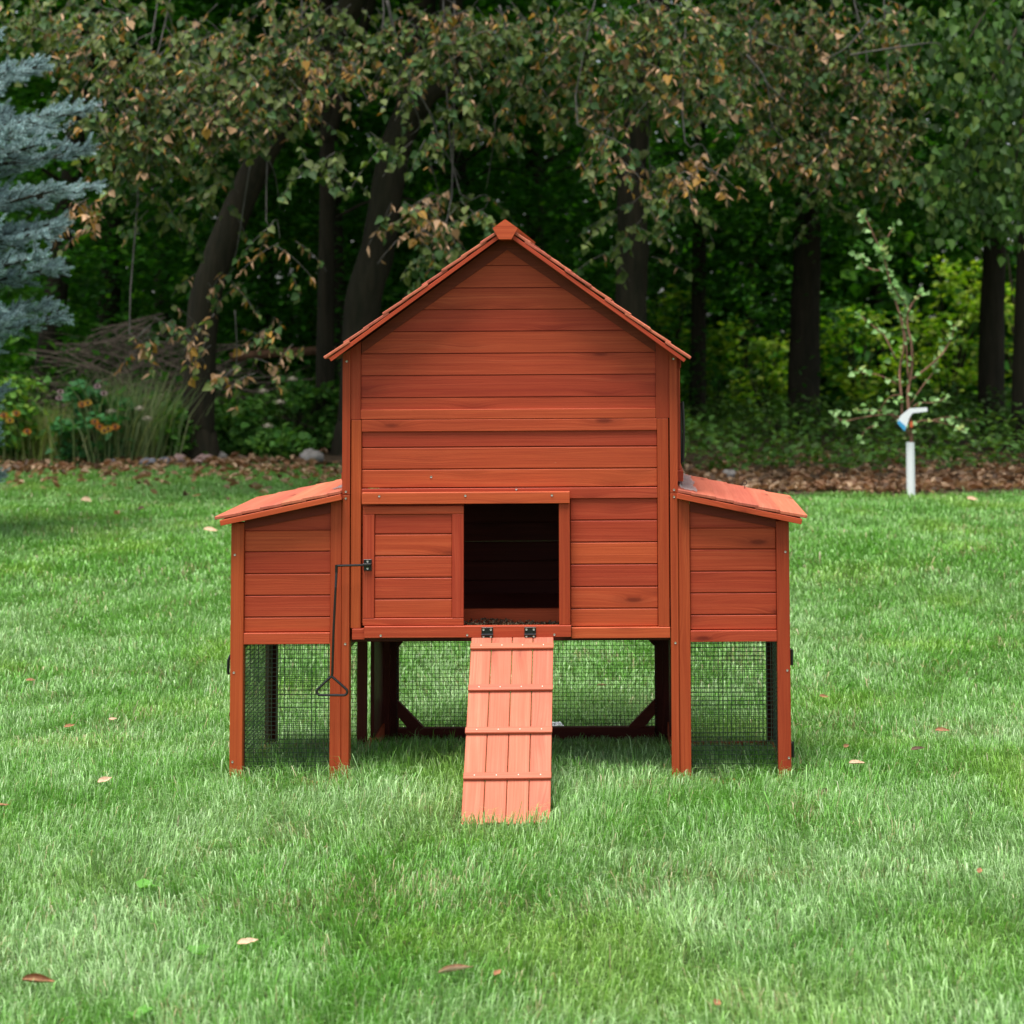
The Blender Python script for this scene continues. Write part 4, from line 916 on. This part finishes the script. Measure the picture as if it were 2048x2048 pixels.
def flower(px, py, Y, r, c, cc, label, cat, name, flat=False):
    p = at(px, py, Y); g = float(gz(p.x, Y)); root = tag(empty(name, (p.x, p.y, g)), label, cat, 'flowers in the border')
    mb = MB(); mb.tube([(p.x, p.y, g), (p.x+.02, p.y, (g+p.z)/2), p], .003, 5); reparent(mb.build('stem', SOILG, None), root)
    k = 12; V = [tuple(p)]; F = []
    for i in range(k):
        a = 2*math.pi*i/k; 
        for da, rr in ((-.2, .55), (0, 1), (.2, .55)): V.append((p.x+math.cos(a+da)*r*rr, p.y-.25*r*rr*(1+.6*math.sin(a)), p.z+math.sin(a+da)*r*rr*(.45 if flat else .8)))
        F.append((0, 3*i+1, 3*i+2, 3*i+3))
    me = bpy.data.meshes.new('petals'); me.from_pydata(V, [], F); me.materials.append(c); o = bpy.data.objects.new('petals', me); COL.objects.link(o); reparent(o, root)
    mb = MB(); mb.tube([p+Vector((0, -.01, 0)), p+Vector((0, -.35*r, .002)), p+Vector((0, -.45*r, .004))], [r*.34, r*.30, r*.1], 8); reparent(mb.build('flower_centre', cc, None), root)
OR = mat('petal_orange', (.75, .22, .02), .6); YE = mat('petal_yellow', (.8, .42, .03), .6); PK = mat('petal_pink', (.6, .38, .44), .6); CRM = mat('floret_cream', (.42, .36, .27), .8); DK = mat('flower_eye', (.06, .03, .015), .8)
FL = [(8, 830, OR, 'orange flower nearest the left edge'), (20, 840, YE, 'yellow orange flower low at the left edge'), (33, 826, OR, 'orange flower upper one of the left edge pair'), (55, 862, OR, 'rusty flower right of the left edge group'), (165, 808, OR, 'topmost orange flower beside the broad leaved plant'), (176, 805, YE, 'golden flower touching the topmost orange flower'),
      (190, 843, OR, 'orange flower above the middle trio'), (200, 853, OR, 'left orange flower of the middle trio'), (209, 861, YE, 'lowest orange flower of the middle trio'), (217, 857, YE, 'bright yellow flower of the middle trio'), (231, 853, OR, 'right orange flower of the middle trio')]
for px, py, c, lb in FL: flower(px, py, 12.4, .046, c, DK, lb, 'flower', 'orange_flower')
for px, py, lb in ((121, 783, 'upper pink flower of the left pair'), (119, 795, 'lower pink flower of the left pair'), (195, 772, 'highest pink flower before the brush pile'), (208, 786, 'pink flower right of the highest one')): flower(px, py, 12.4, .040, PK, DK, lb, 'flower', 'pink_flower')
for px, py, lb in ((223, 822, 'cream flower head left end behind the plant row'), (280, 816, 'cream flower head second along the plant row'), (295, 836, 'low cream flower head behind the pale round stone'), (527, 781, 'cream flower head nearest the hanging linden twig'), (585, 757, 'highest cream flower head beside the straight trunk'), (560, 803, 'cream flower head under the highest one'), (536, 851, 'lowest cream flower head left of the trunk base')):
    flower(px, py, 12.9, .062, CRM, CRM, lb, 'flower', 'cream_flower', True)

# ================================================================== FALLEN LEAVES ON THE LAWN
def fallen(px, py, L_, rz, roll, c, label, kind='leaf'):
    L_ *= .98
    # find the spot of the lawn seen at px, py
    lo, hi = -3.0, 12.0
    for _ in range(40):
        m_ = (lo+hi)/2; lo, hi = (m_, hi) if at(px, py, m_).z > float(gz(at(px, py, m_).x, m_))+.042 else (lo, m_)
    p = at(px, py, lo); n = 9; k = 7; V = []; F = []
    for i in range(n):
        t = i/(n-1); wd = .25*L_*math.sin(math.pi*min(1, t*1.02+.03))**.7*(1.2-.5*t)
        for j in range(k):
            u = (j/(k-1)-.5)*2; a = u*roll; rr = wd/max(roll, .3)
            V.append(((t-.5)*L_, rr*math.sin(a), rr*(1-math.cos(a))*.9+.10*L_*(t-.4)**2+random.uniform(-.001, .001)))
    for i in range(n-1):
        for j in range(k-1): F.append((i*k+j, i*k+j+1, (i+1)*k+j+1, (i+1)*k+j))
    me = bpy.data.meshes.new('fallen_leaf'); me.from_pydata(V, [], F); smooth(me)
    me.materials.append(c); o = bpy.data.objects.new('fallen_leaf', me); COL.objects.link(o); o.location = p; o.rotation_euler = (random.uniform(.1, .7), random.uniform(-.2, .2), rz)
    tag(o, label, 'leaf', 'fallen leaves on the lawn')
def dleaf(name, c):
    m = mat(name, c, .65, 0, .3); b = m.node_tree.nodes['Principled BSDF']; tc = N(m, 'ShaderNodeTexCoord').outputs['Object']; n1 = noise(m, tc, 60, 4)
    L(m, ramp(m, n1, [(.35, tuple(q*.5 for q in c)), (.65, c)]), b.inputs['Base Color']); return m
TAN = dleaf('leaf_tan', (.66, .44, .29)); BRN = dleaf('leaf_brown', (.36, .17, .08)); DKB = dleaf('leaf_dark', (.12, .07, .04))
for a in ((912, 1941, .072, .05, 2.2, TAN, 'rolled tan leaf lying level in the grass at bottom centre'), (995, 1945, .03, 1.2, .8, BRN, 'small rusty leaf right of the rolled tan leaf'), (210, 1560, .05, .9, 1.0, TAN, 'pale upright tan leaf left of the coop'), (139, 1452, .04, .7, 1.0, BRN, 'brown leaf left of and above the pale upright one'),
          (78, 1962, .075, -.25, 2.0, BRN, 'long curled brown leaf near the bottom left corner'), (496, 1884, .045, .3, 1.0, TAN, 'tan leaf in the left foreground below the coop'), (0, 1611, .05, .6, .8, BRN, 'rusty leaf cut by the left edge'), (61, 1360, .035, .2, 1, BRN, 'small brown leaf high at the left side of the lawn'),
          (226, 1438, .03, .2, 1, TAN, 'faint tan leaf between the coop and the upper brown leaf'), (1649, 1584, .055, 1.1, 1.6, DKB, 'dark curled leaf right of the coop leg'), (1715, 1527, .06, .5, 1.1, TAN, 'broad tan leaf right of the coop'), (1885, 1461, .05, .1, 1.3, BRN, 'crumpled brown leaf far right at mid lawn'),
          (1836, 1498, .045, .1, 1.3, DKB, 'dark leaf between the broad tan one and the crumpled one'), (1692, 1492, .03, .9, 1, BRN, 'small rusty leaf above the broad tan leaf'), (1434, 2005, .035, 1.3, .8, BRN, 'red brown leaf on edge near the bottom right'), (1648, 1393, .04, .5, 1.0, BRN, 'triangular brown leaf beside the right wing'),
          (1959, 1741, .03, 1.2, .8, BRN, 'tiny red brown leaf far right in the foreground'), (422, 1060, .09, .1, 1.0, TAN, 'pale leaf just left of the left wing roof'), (1945, 998, .10, .5, .9, TAN, 'pale leaf on the lawn edge right of the white guard'), (1204, 1371, .04, .3, 1.2, BRN, 'brown leaf seen through the netting under the coop')):
    fallen(*a)
# white lump behind the coop
q = at(1112, 1455, 1.05); V = []; F = []
for j in range(7):
    for i in range(10):
        a = 2*math.pi*i/10; e = math.pi*j/6-math.pi/2; s = 1+random.uniform(-.2, .2); V.append((.028*s*math.cos(a)*math.cos(e), .022*s*math.sin(a)*math.cos(e), .018*s*math.sin(e)))
for j in range(6):
    for i in range(10): F.append((j*10+i, j*10+(i+1) % 10, (j+1)*10+(i+1) % 10, (j+1)*10+i))
me = bpy.data.meshes.new('crumpled_plastic'); me.from_pydata(V, [], F); me.materials.append(WHITEP); o = bpy.data.objects.new('crumpled_plastic', me); COL.objects.link(o); o.location = (q.x, 1.05, q.z)
tag(o, 'small white crumpled plastic lump in the grass behind the ramp', 'litter')
# broad leaved weeds
for px, py, lb in ((395, 1895, 'broad leaved weed low in the left foreground'), (285, 1765, 'pointed light green weed in the left lawn'), (275, 2020, 'weed with one long leaf at the bottom left edge')):
    lo, hi = -3.0, 9.0
    for _ in range(40):
        m_ = (lo+hi)/2; lo, hi = (m_, hi) if at(px, py, m_).z > .035 else (lo, m_)
    p = at(px, py, lo); k = 7; P = np.repeat(np.array([[p.x, p.y, .02]]), k, 0); a = rng.uniform(0, 6.28, k); T = np.stack([np.cos(a), np.sin(a), rng.uniform(.2, .7, k)], -1); T /= np.linalg.norm(T, axis=1)[:, None]
    nn = np.tile([0., 0, 1], (k, 1)); nn -= T*(T*nn).sum(1)[:, None]; nn /= np.linalg.norm(nn, axis=1)[:, None]
    tag(leafmesh(P, T, nn, rng.uniform(.025, .04, k), palette(k, [(.12, .33, .05)], [1], .1), 'broadleaf_weed', LEAF, None, 'heart', .12), lb, 'weed', 'weeds in the lawn')
print('faces', sum(len(o.data.polygons) for o in S.objects if o.type == 'MESH'))
